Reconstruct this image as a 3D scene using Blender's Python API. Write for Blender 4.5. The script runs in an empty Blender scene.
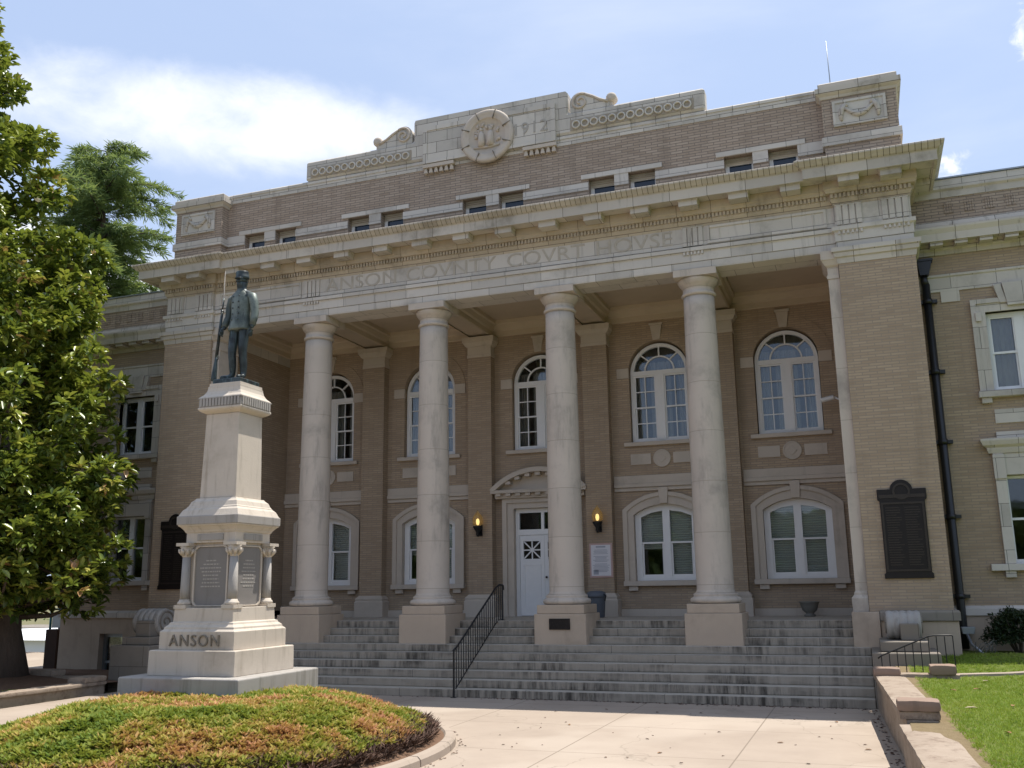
import bpy, bmesh, math, random
import numpy as np
from mathutils import Vector, Matrix
from mathutils.geometry import tessellate_polygon

random.seed(7)
rng = np.random.default_rng(11)
S = bpy.context.scene
COL = S.collection
PI = math.pi

# ------------------------------------------------------------------ camera
CAM_POS = (8.302, -21.582, 2.267)
YAW, PITCH, ROLL, FPX = 0.35, 0.211, -0.014, 948.2
cy_, sy_, cp_, sp_ = math.cos(YAW), math.sin(YAW), math.cos(PITCH), math.sin(PITCH)
fwd = Vector((-sy_ * cp_, cy_ * cp_, sp_))
rgt = Vector((cy_, sy_, 0.0))
upv = rgt.cross(fwd)
r2 = math.cos(ROLL) * rgt + math.sin(ROLL) * upv
u2 = -math.sin(ROLL) * rgt + math.cos(ROLL) * upv
cd = bpy.data.cameras.new('camera')
cam = bpy.data.objects.new('camera', cd)
COL.objects.link(cam)
cam.matrix_world = Matrix((
    (r2.x, u2.x, -fwd.x, CAM_POS[0]),
    (r2.y, u2.y, -fwd.y, CAM_POS[1]),
    (r2.z, u2.z, -fwd.z, CAM_POS[2]),
    (0, 0, 0, 1)))
cd.sensor_width = 36.0
cd.lens = FPX / 1024.0 * 36.0
cd.clip_start = 0.1
cd.clip_end = 12000.0
S.camera = cam

# ------------------------------------------------------------------ light
SUN = Vector((0.215, 0.245, 1.0)).normalized()
sd = bpy.data.lights.new('sun', 'SUN')
sd.energy = 5.0
sd.angle = math.radians(0.53)
sd.color = (1.0, 0.95, 0.87)
so = bpy.data.objects.new('sun', sd)
COL.objects.link(so)
so.location = (30, 20, 60)
so.rotation_euler = SUN.to_track_quat('Z', 'Y').to_euler()

W = bpy.data.worlds.new('World')
S.world = W
W.use_nodes = True
wn, wl = W.node_tree.nodes, W.node_tree.links
wn.clear()
w_out = wn.new('ShaderNodeOutputWorld')
w_bg = wn.new('ShaderNodeBackground')
w_bg.inputs['Strength'].default_value = 0.10
w_sky = wn.new('ShaderNodeTexSky')
w_sky.sky_type = 'NISHITA'
w_sky.sun_disc = False
w_sky.sun_elevation = math.asin(SUN.z)
w_sky.sun_rotation = math.atan2(SUN.x, SUN.y)
w_sky.altitude = 150
w_sky.air_density = 1.0
w_sky.dust_density = 1.6
w_sky.ozone_density = 1.0
w_tc = wn.new('ShaderNodeTexCoord')


def wmath(op, a, b=None):
    n = wn.new('ShaderNodeMath')
    n.operation = op
    for i, v in enumerate((a, b)):
        if v is None:
            continue
        if isinstance(v, (int, float)):
            n.inputs[i].default_value = v
        else:
            wl.new(v, n.inputs[i])
    return n.outputs[0]


def wmix(fac, a, b):
    n = wn.new('ShaderNodeMix')
    n.data_type = 'RGBA'
    if isinstance(fac, (int, float)):
        n.inputs[0].default_value = fac
    else:
        wl.new(fac, n.inputs[0])
    for i, v in ((6, a), (7, b)):
        if isinstance(v, tuple):
            n.inputs[i].default_value = v
        else:
            wl.new(v, n.inputs[i])
    return n.outputs[2]


def pix_dir(u, v):
    d = fwd + (u - 512) / FPX * r2 - (v - 384) / FPX * u2
    return d.normalized()


def wnoise(scale, detail, rough, dist, squash):
    mp = wn.new('ShaderNodeMapping')
    mp.inputs['Scale'].default_value = squash
    wl.new(w_tc.outputs['Generated'], mp.inputs['Vector'])
    n = wn.new('ShaderNodeTexNoise')
    n.inputs['Scale'].default_value = scale
    n.inputs['Detail'].default_value = detail
    n.inputs['Roughness'].default_value = rough
    n.inputs['Distortion'].default_value = dist
    wl.new(mp.outputs[0], n.inputs['Vector'])
    return n.outputs['Fac']


def cloud_bank(u, v, wu, wv, soft, rough_amt, nz):
    """a bank of cloud about one direction of the sky, ragged by noise"""
    c = pix_dir(u, v)
    e1 = Vector((c.y, -c.x, 0)).normalized()
    e2 = e1.cross(c).normalized()
    res = []
    for e, w in ((e1, wu), (e2, wv)):
        d = wn.new('ShaderNodeVectorMath')
        d.operation = 'DOT_PRODUCT'
        d.inputs[1].default_value = e
        wl.new(w_tc.outputs['Generated'], d.inputs[0])
        q = wmath('DIVIDE', d.outputs['Value'], w)
        res.append(wmath('MULTIPLY', q, q))
    d = wn.new('ShaderNodeVectorMath')
    d.operation = 'DOT_PRODUCT'
    d.inputs[1].default_value = c
    wl.new(w_tc.outputs['Generated'], d.inputs[0])
    front = wmath('GREATER_THAN', d.outputs['Value'], 0.2)
    r = wmath('ADD', res[0], res[1])
    base = wmath('SUBTRACT', 1.0, r)
    val = wmath('ADD', base, wmath('MULTIPLY', wmath('SUBTRACT', nz, 0.5), rough_amt))
    mr = wn.new('ShaderNodeMapRange')
    mr.interpolation_type = 'SMOOTHSTEP'
    mr.inputs['From Min'].default_value = 0.0
    mr.inputs['From Max'].default_value = soft
    wl.new(val, mr.inputs['Value'])
    return wmath('MULTIPLY', mr.outputs[0], front)


nz1 = wnoise(3.2, 9, 0.55, 0.5, (1, 1, 2.6))
nz2 = wnoise(14, 8, 0.6, 0.3, (1, 1, 1.6))
nz4 = wnoise(46, 8, 0.62, 0.6, (1, 1, 1.3))
nz3 = wnoise(1.7, 6, 0.55, 0.3, (1, 1, 3.0))
thin = wn.new('ShaderNodeMapRange')
thin.interpolation_type = 'SMOOTHSTEP'
thin.inputs['From Min'].default_value = 0.42
thin.inputs['From Max'].default_value = 0.75
thin.inputs['To Max'].default_value = 0.22
wl.new(nz3, thin.inputs['Value'])
CLOUD_V = (9.6, 9.6, 9.65, 1)
haze_col = (5.05, 6.25, 8.75, 1)
skyc = wmix(0.62, w_sky.outputs[0], haze_col)
skyc = wmix(thin.outputs[0], skyc, CLOUD_V)
for b in (cloud_bank(250, 122, 0.27, 0.062, 1.5, 2.6, wmath('ADD', wmath('MULTIPLY', nz1, 0.55), wmath('MULTIPLY', nz2, 0.45))),
          cloud_bank(1032, 42, 0.016, 0.03, 2.2, 5.5, nz4),
          cloud_bank(944, 166, 0.03, 0.012, 2.2, 5.5, nz4),
          cloud_bank(-350, 250, 0.5, 0.12, 0.8, 2.0, nz1),
          cloud_bank(1700, 300, 0.5, 0.1, 0.8, 2.0, nz1)):
    skyc = wmix(b, skyc, CLOUD_V)
wl.new(skyc, w_bg.inputs['Color'])
wl.new(w_bg.outputs[0], w_out.inputs['Surface'])

S.view_settings.view_transform = 'Standard'
S.view_settings.look = 'None'
S.view_settings.exposure = 0.45
S.view_settings.gamma = 1.0
S.view_settings.use_curve_mapping = False
S.render.engine = 'CYCLES'
S.cycles.max_bounces = 10
S.cycles.diffuse_bounces = 5
S.cycles.glossy_bounces = 4
S.cycles.transparent_max_bounces = 12
S.cycles.use_denoising = True

# ------------------------------------------------------------------ helpers


class MB:
    """collects shapes, then links them as ONE mesh object"""

    def __init__(self):
        self.v, self.f, self.sm = [], [], []

    def add(self, vs, fs, smooth=False):
        o = len(self.v)
        self.v.extend([tuple(p) for p in vs])
        self.f.extend([tuple(i + o for i in f) for f in fs])
        self.sm.extend([smooth] * len(fs))
        return self

    def box(self, x0, x1, y0, y1, z0, z1):
        x0, x1 = min(x0, x1), max(x0, x1)
        vs = [(x, y, z) for z in (z0, z1) for y in (y0, y1) for x in (x0, x1)]
        return self.add(vs, [(0, 2, 3, 1), (4, 5, 7, 6), (0, 1, 5, 4), (1, 3, 7, 5), (3, 2, 6, 7), (2, 0, 4, 6)])

    def frustum(self, cx, cy, h0, z0, h1, z1):
        vs = []
        for h, z in ((h0, z0), (h1, z1)):
            vs += [(cx - h, cy - h, z), (cx + h, cy - h, z), (cx + h, cy + h, z), (cx - h, cy + h, z)]
        return self.add(vs, [(3, 2, 1, 0), (4, 5, 6, 7), (0, 1, 5, 4), (1, 2, 6, 5), (2, 3, 7, 6), (3, 0, 4, 7)])

    def stack(self, cx, cy, prof):
        """square tower from a profile of (half width, z)"""
        vs, fs = [], []
        for h, z in prof:
            vs += [(cx - h, cy - h, z), (cx + h, cy - h, z), (cx + h, cy + h, z), (cx - h, cy + h, z)]
        for k in range(len(prof) - 1):
            for i in range(4):
                a, b = k * 4 + i, k * 4 + (i + 1) % 4
                fs.append((a, b, b + 4, a + 4))
        fs.append((3, 2, 1, 0))
        n = (len(prof) - 1) * 4
        fs.append((n, n + 1, n + 2, n + 3))
        return self.add(vs, fs)

    def lathe(self, prof, cx, cy, seg=32, smooth=True, cap=True, M=None):
        vs, fs = [], []
        for r, z in prof:
            for i in range(seg):
                a = 2 * PI * i / seg
                vs.append((cx + r * math.cos(a), cy + r * math.sin(a), z))
        for k in range(len(prof) - 1):
            for i in range(seg):
                j = (i + 1) % seg
                fs.append((k * seg + i, k * seg + j, (k + 1) * seg + j, (k + 1) * seg + i))
        if M is not None:
            vs = [tuple(M @ Vector(p)) for p in vs]
        self.add(vs, fs, smooth)
        if cap:
            o = len(self.v) - len(vs)
            n = (len(prof) - 1) * seg
            self.f.append(tuple(o + i for i in reversed(range(seg))))
            self.f.append(tuple(o + n + i for i in range(seg)))
            self.sm += [False, False]
        return self

    def tube(self, pts, r, seg=8, smooth=True):
        pts = [Vector(p) for p in pts]
        rs = r if isinstance(r, (list, tuple)) else [r] * len(pts)
        vs, fs = [], []
        prev = None
        for i, p in enumerate(pts):
            t = (pts[min(i + 1, len(pts) - 1)] - pts[max(i - 1, 0)]).normalized()
            if prev is None:
                a = Vector((0, 0, 1)) if abs(t.z) < 0.9 else Vector((1, 0, 0))
                n = t.cross(a).normalized()
            else:
                n = (prev - t * prev.dot(t)).normalized()
            prev = n
            b = t.cross(n)
            for k in range(seg):
                an = 2 * PI * k / seg
                vs.append(p + (n * math.cos(an) + b * math.sin(an)) * rs[i])
        for i in range(len(pts) - 1):
            for k in range(seg):
                j = (k + 1) % seg
                fs.append((i * seg + k, i * seg + j, (i + 1) * seg + j, (i + 1) * seg + k))
        fs.append(tuple(reversed(range(seg))))
        n = (len(pts) - 1) * seg
        fs.append(tuple(n + k for k in range(seg)))
        return self.add(vs, fs, smooth)

    def plate(self, outer, holes, y0, y1):
        """a flat shape in XZ (with holes) made solid from y0 (front) to y1"""
        loops = [outer] + list(holes)
        tri = tessellate_polygon([[Vector((x, z, 0)) for x, z in lp] for lp in loops])
        flat = [p for lp in loops for p in lp]
        n = len(flat)
        vs = [(x, y0, z) for x, z in flat] + [(x, y1, z) for x, z in flat]
        fs = []
        for t in tri:
            (ax, az), (bx, bz), (cx, cz) = (flat[i] for i in t)
            ar = (bx - ax) * (cz - az) - (bz - az) * (cx - ax)
            if abs(ar) < 1e-10:
                continue
            t = tuple(t) if ar > 0 else tuple(reversed(t))
            fs.append(t)
            fs.append(tuple(i + n for i in reversed(t)))
        o = 0
        for li, lp in enumerate(loops):
            m = len(lp)
            ar = sum(lp[i][0] * lp[(i + 1) % m][1] - lp[(i + 1) % m][0] * lp[i][1] for i in range(m))
            ccw = ar > 0
            if li:
                ccw = not ccw
            for i in range(m):
                a, b = o + i, o + (i + 1) % m
                fs.append((b, a, a + n, b + n) if ccw else (a, b, b + n, a + n))
            o += m
        return self.add(vs, fs)

    def sweep(self, path, prof, closed=False):
        """moulding: profile of (out, z) swept along a plan path, outward on its right"""
        P = [Vector((p[0], p[1])) for p in path]
        n = len(P)
        offs = []
        for i in range(n):
            if closed:
                d0 = (P[i] - P[i - 1]).normalized()
                d1 = (P[(i + 1) % n] - P[i]).normalized()
            else:
                d1 = (P[min(i + 1, n - 1)] - P[min(i, n - 2)]).normalized()
                d0 = (P[max(i, 1)] - P[max(i - 1, 0)]).normalized()
            n0, n1 = Vector((d0.y, -d0.x)), Vector((d1.y, -d1.x))
            offs.append((n0 + n1) / (1.0 + n0.dot(n1)))
        vs, fs = [], []
        m = len(prof)
        for i in range(n):
            for o, z in prof:
                q = P[i] + offs[i] * o
                vs.append((q.x, q.y, z))
        for i in range(n if closed else n - 1):
            j = (i + 1) % n
            for k in range(m - 1):
                fs.append((i * m + k, j * m + k, j * m + k + 1, i * m + k + 1))
        if not closed:
            fs.append(tuple(reversed(range(m))))
            fs.append(tuple((n - 1) * m + k for k in range(m)))
        return self.add(vs, fs)

    def build(self, name, mat, parent=None, bevel=0.0, seg=2, sharp=None):
        me = bpy.data.meshes.new(name)
        me.from_pydata(self.v, [], self.f)
        if any(self.sm):
            me.polygons.foreach_set('use_smooth', self.sm)
        me.materials.append(mat)
        me.update()
        if sharp:
            me.set_sharp_from_angle(angle=math.radians(sharp))
        o = bpy.data.objects.new(name, me)
        COL.objects.link(o)
        if parent is not None:
            o.parent = parent
            o.matrix_parent_inverse = Matrix.Translation(-world_loc(parent))
        if bevel:
            b = o.modifiers.new('edge', 'BEVEL')
            b.width = bevel
            b.segments = seg
            b.limit_method = 'ANGLE'
            b.angle_limit = math.radians(35)
            b.harden_normals = False
        return o


LOC = {}


def world_loc(o):
    return LOC.get(o.name, Vector((0, 0, 0)))


def empty(name, loc):
    o = bpy.data.objects.new(name, None)
    o.empty_display_size = 0.3
    o.location = loc
    COL.objects.link(o)
    LOC[o.name] = Vector(loc)
    return o


def tag(o, label=None, cat=None, group=None, kind=None):
    if label:
        o['label'] = label
    if cat:
        o['category'] = cat
    if group:
        o['group'] = group
    if kind:
        o['kind'] = kind
    return o


def thing(name, loc, label, cat, group=None):
    return tag(empty(name, loc), label, cat, group)


def raw_mesh(name, verts, faces, mat, parent=None, attr=None, smooth=False):
    """numpy mesh: faces all of one size"""
    me = bpy.data.meshes.new(name)
    verts = np.asarray(verts, np.float32)
    faces = np.asarray(faces, np.int32)
    nv, nf, k = len(verts), len(faces), faces.shape[1]
    me.vertices.add(nv)
    me.vertices.foreach_set('co', verts.ravel())
    me.loops.add(nf * k)
    me.loops.foreach_set('vertex_index', faces.ravel())
    me.polygons.add(nf)
    me.polygons.foreach_set('loop_start', np.arange(nf, dtype=np.int32) * k)
    if smooth:
        me.polygons.foreach_set('use_smooth', np.ones(nf, bool))
    me.update(calc_edges=True)
    if attr is not None:
        for an, av in attr.items():
            a = me.attributes.new(an, 'FLOAT', 'POINT')
            a.data.foreach_set('value', np.asarray(av, np.float32))
    me.materials.append(mat)
    o = bpy.data.objects.new(name, me)
    COL.objects.link(o)
    if parent is not None:
        o.parent = parent
        o.matrix_parent_inverse = Matrix.Translation(-world_loc(parent))
    return o


def text_mb(mb, s, size, x, y, z, depth, align='CENTER', spacing=1.0, rot=0.0, xscale=1.0):
    """lettering standing in the XZ plane, front towards -y"""
    c = bpy.data.curves.new('lettering', 'FONT')
    c.body = s
    c.size = size
    c.align_x = align
    c.space_character = spacing
    c.extrude = depth / 2
    c.resolution_u = 3
    o = bpy.data.objects.new('lettering', c)
    COL.objects.link(o)
    dg = bpy.context.evaluated_depsgraph_get()
    me = bpy.data.meshes.new_from_object(o.evaluated_get(dg))
    R = Matrix.Rotation(rot, 4, 'Z')
    vs = []
    for q in me.vertices:
        p = q.co
        vs.append(R @ Vector((p.x * xscale, -p.z, p.y)) + Vector((x, y, z)))
    mb.add(vs, [tuple(p.vertices) for p in me.polygons])
    bpy.data.objects.remove(o)
    bpy.data.curves.remove(c)
    bpy.data.meshes.remove(me)
    return mb


def arc(cx, cz, r, a0, a1, n):
    return [(cx + r * math.cos(a0 + (a1 - a0) * i / n), cz + r * math.sin(a0 + (a1 - a0) * i / n)) for i in range(n + 1)]


def arch_loop(cx, hw, zb, zs, n=24):
    """window outline: straight sides, half round head"""
    return [(cx - hw, zb), (cx + hw, zb)] + arc(cx, zs, hw, 0, PI, n)


def seg_loop(cx, hw, zb, zs, rise, n=14):
    """window outline with a shallow segmental head"""
    R = (hw * hw + rise * rise) / (2 * rise)
    a = math.asin(hw / R)
    return [(cx - hw, zb), (cx + hw, zb)] + arc(cx, zs + rise - R, R, PI / 2 - a, PI / 2 + a, n)


def rect(x0, x1, z0, z1):
    return [(x0, z0), (x1, z0), (x1, z1), (x0, z1)]

# ------------------------------------------------------------------ materials


class NT:
    def __init__(self, name):
        self.m = bpy.data.materials.new(name)
        self.m.use_nodes = True
        self.n, self.l = self.m.node_tree.nodes, self.m.node_tree.links
        self.b = self.n['Principled BSDF']
        self.tc = self.n.new('ShaderNodeTexCoord')

    def node(self, t, **kw):
        n = self.n.new(t)
        for k, v in kw.items():
            setattr(n, k, v)
        return n

    def link(self, a, b):
        self.l.new(a, b)

    def math(self, op, a, b=None, clamp=False):
        n = self.node('ShaderNodeMath', operation=op, use_clamp=clamp)
        for i, v in enumerate((a, b)):
            if v is None:
                continue
            if isinstance(v, (int, float)):
                n.inputs[i].default_value = v
            else:
                self.link(v, n.inputs[i])
        return n.outputs[0]

    def mix(self, fac, a, b, blend='MIX'):
        n = self.node('ShaderNodeMix', data_type='RGBA', blend_type=blend)
        if isinstance(fac, (int, float)):
            n.inputs[0].default_value = fac
        else:
            self.link(fac, n.inputs[0])
        for i, v in ((6, a), (7, b)):
            if isinstance(v, tuple):
                n.inputs[i].default_value = v + (1,) if len(v) == 3 else v
            else:
                self.link(v, n.inputs[i])
        return n.outputs[2]

    def vec(self, scale=(1, 1, 1), loc=(0, 0, 0), rot=(0, 0, 0), src=None):
        mp = self.node('ShaderNodeMapping')
        mp.inputs['Scale'].default_value = scale
        mp.inputs['Location'].default_value = loc
        mp.inputs['Rotation'].default_value = rot
        self.link(src or self.tc.outputs['Object'], mp.inputs['Vector'])
        return mp.outputs[0]

    def noise(self, scale, detail=5, rough=0.55, v=None, dist=0.0):
        n = self.node('ShaderNodeTexNoise')
        n.inputs['Scale'].default_value = scale
        n.inputs['Detail'].default_value = detail
        n.inputs['Roughness'].default_value = rough
        n.inputs['Distortion'].default_value = dist
        self.link(v if v is not None else self.tc.outputs['Object'], n.inputs['Vector'])
        return n.outputs['Fac']

    def ramp(self, x, lo, hi, a=0.0, b=1.0):
        n = self.node('ShaderNodeMapRange')
        n.interpolation_type = 'SMOOTHSTEP'
        n.inputs['From Min'].default_value = lo
        n.inputs['From Max'].default_value = hi
        n.inputs['To Min'].default_value = a
        n.inputs['To Max'].default_value = b
        self.link(x, n.inputs['Value'])
        return n.outputs[0]

    def wallvec(self):
        """(along the wall, height) for walls facing any of the four ways; top faces use x, y"""
        sx = self.node('ShaderNodeSeparateXYZ')
        self.link(self.tc.outputs['Object'], sx.inputs[0])
        g = self.node('ShaderNodeNewGeometry')
        nx = self.node('ShaderNodeSeparateXYZ')
        self.link(g.outputs['Normal'], nx.inputs[0])
        ax = self.math('GREATER_THAN', self.math('ABSOLUTE', nx.outputs[0]), 0.7)
        u = self.math('ADD', self.math('MULTIPLY', sx.outputs[0], self.math('SUBTRACT', 1.0, ax)),
                      self.math('MULTIPLY', sx.outputs[1], ax))
        az = self.math('GREATER_THAN', self.math('ABSOLUTE', nx.outputs[2]), 0.8)
        v = self.math('ADD', self.math('MULTIPLY', sx.outputs[2], self.math('SUBTRACT', 1.0, az)),
                      self.math('MULTIPLY', sx.outputs[1], az))
        c = self.node('ShaderNodeCombineXYZ')
        self.link(u, c.inputs[0])
        self.link(v, c.inputs[1])
        return c.outputs[0]

    def bricks(self, v, bw, bh, mortar, smooth=0.1, offset=0.5):
        n = self.node('ShaderNodeTexBrick')
        n.offset = offset
        n.inputs['Scale'].default_value = 1.0
        n.inputs['Brick Width'].default_value = bw
        n.inputs['Row Height'].default_value = bh
        n.inputs['Mortar Size'].default_value = mortar
        n.inputs['Mortar Smooth'].default_value = smooth
        n.inputs['Bias'].default_value = 0.0
        n.inputs['Color1'].default_value = (0, 0, 0, 1)
        n.inputs['Color2'].default_value = (1, 1, 1, 1)
        n.inputs['Mortar'].default_value = (0.5, 0.5, 0.5, 1)
        self.link(v, n.inputs['Vector'])
        return n.outputs['Color'], n.outputs['Fac']

    def bump(self, h, strength, dist):
        n = self.node('ShaderNodeBump')
        n.inputs['Strength'].default_value = strength
        n.inputs['Distance'].default_value = dist
        self.link(h, n.inputs['Height'])
        self.link(n.outputs[0], self.b.inputs['Normal'])

    def done(self, col, rough=0.8, spec=0.3):
        if isinstance(col, tuple):
            self.b.inputs['Base Color'].default_value = col + (1,) if len(col) == 3 else col
        else:
            self.link(col, self.b.inputs['Base Color'])
        if isinstance(rough, (int, float)):
            self.b.inputs['Roughness'].default_value = rough
        else:
            self.link(rough, self.b.inputs['Roughness'])
        self.b.inputs['Specular IOR Level'].default_value = spec
        return self.m


def mat_brick(name, c1, c2, mortar, bw=0.30, bh=0.062, mix_noise=0.35, msize=0.007):
    t = NT(name)
    v = t.wallvec()
    bc, bf = t.bricks(v, bw, bh, msize)
    sep = t.node('ShaderNodeSeparateColor')
    t.link(bc, sep.inputs[0])
    col = t.mix(sep.outputs[0], c1, c2)
    big = t.noise(0.35, 4, 0.6)
    col = t.mix(t.ramp(big, 0.35, 0.7, 0.0, mix_noise), col, tuple(x * 0.72 for x in c1))
    grime = t.noise(1.0, 5, 0.68, t.vec((2.6, 2.6, 0.28)))
    col = t.mix(t.ramp(grime, 0.52, 0.78, 0.0, 0.42), col, tuple(x * 0.5 for x in c1))
    rows = t.noise(1.0, 3, 0.6, t.vec((0.8, 0.8, 16)))
    col = t.mix(t.ramp(rows, 0.4, 0.7, 0.0, 0.22), col, tuple(min(1, x * 1.18) for x in c2))
    col = t.mix(bf, col, mortar)
    t.bump(t.math('SUBTRACT', 1.0, bf), 0.5, 0.008)
    return t.done(col, 0.85, 0.2)


def mat_stone(name, c, var=0.25, joints=None, jointcol=None, stain=0.3, streak=0.25, fine=26, rough=0.8, stain_c=(0.10, 0.085, 0.06), bump=0.35, jvar=0.5, skscale=(5.0, 5.0, 0.5), sklo=0.55):
    """dressed stone or terracotta with joints, blotches and weather streaks"""
    t = NT(name)
    col = t.mix(t.noise(1.3, 5, 0.6), tuple(x * (1 - var) for x in c), tuple(min(1, x * (1 + var * 0.6)) for x in c))
    if joints:
        v = t.wallvec()
        bc, bf = t.bricks(v, joints[0], joints[1], 0.006)
        sep = t.node('ShaderNodeSeparateColor')
        t.link(bc, sep.inputs[0])
        col = t.mix(jvar, col, t.mix(sep.outputs[0], tuple(x * 0.74 for x in c), tuple(min(1, x * 1.16) for x in c)))
    st = t.noise(0.9, 6, 0.65, t.vec((1, 1, 1), (3, 7, 1)))
    col = t.mix(t.ramp(st, 0.50, 0.75, 0.0, stain), col, stain_c)
    sk = t.noise(1.0, 5, 0.7, t.vec(skscale))
    col = t.mix(t.ramp(sk, sklo, sklo + 0.22, 0.0, streak), col, stain_c)
    h = t.noise(fine, 4, 0.6)
    if joints:
        col = t.mix(bf, col, jointcol or tuple(x * 0.35 for x in c))
        h = t.math('SUBTRACT', t.math('MULTIPLY', h, 0.25), bf)
    t.bump(h, bump, 0.006)
    return t.done(col, rough, 0.25)


def mat_plain(name, c, rough=0.6, spec=0.3, var=0.0, metal=0.0, nscale=6):
    t = NT(name)
    t.b.inputs['Metallic'].default_value = metal
    if var:
        c = t.mix(t.noise(nscale, 5, 0.6), tuple(x * (1 - var) for x in c), tuple(min(1, x * (1 + var)) for x in c))
    return t.done(c, rough, spec)


M = {}


def mat_step():
    """granite treads: tops painted paler for the sky light on them, risers streaked with dark run-off"""
    t = NT('step_stone')
    col = t.mix(t.noise(2.2, 6, 0.65), (0.27, 0.235, 0.19), (0.40, 0.35, 0.285))
    g = t.node('ShaderNodeNewGeometry')
    sx = t.node('ShaderNodeSeparateXYZ')
    t.link(g.outputs['Normal'], sx.inputs[0])
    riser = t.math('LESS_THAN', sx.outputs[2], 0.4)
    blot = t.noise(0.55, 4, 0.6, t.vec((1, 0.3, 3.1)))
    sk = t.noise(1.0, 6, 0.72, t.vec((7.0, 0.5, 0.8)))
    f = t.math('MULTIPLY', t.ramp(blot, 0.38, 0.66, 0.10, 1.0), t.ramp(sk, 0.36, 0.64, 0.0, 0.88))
    col = t.mix(t.math('SUBTRACT', 1.0, riser), col, t.mix(t.noise(3.0, 5, 0.6), (0.34, 0.305, 0.25), (0.50, 0.45, 0.38)))  # tread tops painted paler, standing in for sky light
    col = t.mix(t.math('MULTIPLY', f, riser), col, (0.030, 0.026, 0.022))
    v = t.wallvec()
    bc, bf = t.bricks(v, 2.9, R_STEP, 0.006)
    col = t.mix(t.math('MULTIPLY', bf, 0.8), col, (0.06, 0.052, 0.045))
    h = t.math('SUBTRACT', t.math('MULTIPLY', t.noise(30, 4, 0.6), 0.3), bf)
    t.bump(h, 0.35, 0.006)
    return t.done(col, 0.85, 0.2)


R_STEP = 0.165
M['brick'] = mat_brick('tan_brick', (0.352, 0.262, 0.18), (0.447, 0.342, 0.238), (0.30, 0.24, 0.185), msize=0.010)
M['brick_attic'] = mat_brick('attic_brick', (0.325, 0.252, 0.194), (0.43, 0.345, 0.275), (0.21, 0.172, 0.142), 0.30, 0.068, 0.2, 0.009)
M['lime'] = mat_stone('limestone', (0.53, 0.46, 0.385), 0.12, None, None, 0.25, 0.2)
M['lime_joint'] = mat_stone('limestone_blocks', (0.55, 0.505, 0.45), 0.14, (0.92, 0.48), None, 0.42, 0.45)
M['terra'] = mat_stone('terracotta_courses', (0.53, 0.48, 0.415), 0.2, (0.86, 0.6), (0.12, 0.10, 0.08), 0.6, 0.65)
M['terra_rib'] = mat_stone('terracotta_cyma', (0.50, 0.445, 0.37), 0.2, (0.125, 3.0), (0.09, 0.07, 0.05), 0.6, 0.6, jvar=0.3)
M['terra_warm'] = mat_stone('terracotta_soffit', (0.48, 0.40, 0.30), 0.24, (0.8, 0.7), (0.14, 0.11, 0.08), 0.5, 0.4)  # warmer than the other courses: ground bounce put into the colour
M['parapet'] = mat_stone('parapet_blocks', (0.54, 0.50, 0.445), 0.14, (0.62, 0.31), (0.11, 0.095, 0.08), 0.45, 0.5, jvar=0.6)
M['column'] = mat_stone('column_stone', (0.54, 0.465, 0.39), 0.12, (9.0, 1.13), (0.34, 0.29, 0.235), 0.6, 0.5, 40, 0.8, (0.225, 0.20, 0.175), jvar=0.14, skscale=(3.0, 3.0, 0.55), sklo=0.5)
M['plinth'] = mat_stone('plinth_stone', (0.47, 0.375, 0.285), 0.18, None, None, 0.3, 0.2)
M['step'] = mat_step()
M['granite'] = mat_stone('grey_granite', (0.225, 0.195, 0.16), 0.25, (1.4, 0.5), None, 0.55, 0.6)
M['monument'] = mat_stone('pale_marble', (0.54, 0.475, 0.395), 0.16, None, None, 0.42, 0.42, 34, 0.75, (0.225, 0.18, 0.13), skscale=(7.0, 7.0, 0.7), sklo=0.5)
M['monument_grey'] = mat_stone('weathered_marble', (0.355, 0.33, 0.30), 0.18, None, None, 0.5, 0.5, 34, 0.8, (0.16, 0.145, 0.12), skscale=(9.0, 9.0, 0.7), sklo=0.48)
M['tablet'] = mat_stone('grey_tablet', (0.215, 0.20, 0.185), 0.2, None, None, 0.4, 0.4, 34, 0.7)
M['letter_dark'] = mat_plain('letter_stone', (0.20, 0.175, 0.14), 0.8, 0.2, 0.2)
M['letter'] = mat_plain('letter_stone_pale', (0.42, 0.375, 0.315), 0.85, 0.2, 0.25)
M['letter_mid'] = mat_plain('letter_stone_mid', (0.37, 0.345, 0.31), 0.85, 0.2, 0.15)
M['white'] = mat_plain('white_paint', (0.74, 0.73, 0.72), 0.45, 0.4, 0.05)
M['iron'] = mat_plain('black_iron', (0.012, 0.012, 0.013), 0.5, 0.4)
M['band_dark'] = mat_stone('ring_band_stone', (0.36, 0.31, 0.245), 0.2, None, None, 0.5, 0.5)
M['ring'] = mat_stone('ring_stone', (0.58, 0.54, 0.48), 0.1, None, None, 0.2, 0.2)
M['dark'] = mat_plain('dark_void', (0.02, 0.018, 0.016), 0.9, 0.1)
M['plaster'] = mat_stone('porch_plaster', (0.52, 0.43, 0.325), 0.12, None, None, 0.15, 0.05)
M['roof'] = mat_plain('roof_gravel', (0.25, 0.24, 0.22), 0.95, 0.1, 0.2)
M['bronze_plaque'] = mat_plain('dark_bronze', (0.014, 0.010, 0.009), 0.5, 0.35, 0.3, 0.15, 9)
M['bronze_worn'] = mat_plain('worn_bronze', (0.040, 0.031, 0.025), 0.45, 0.4, 0.3, 0.3, 9)
M['flash'] = mat_plain('grey_flashing', (0.30, 0.32, 0.34), 0.45, 0.5, 0.1, 0.6)
M['paper'] = mat_plain('notice_paper', (0.66, 0.64, 0.66), 0.5, 0.3, 0.04)
M['pink'] = mat_plain('notice_border', (0.50, 0.34, 0.31), 0.5, 0.3, 0.1)
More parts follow.
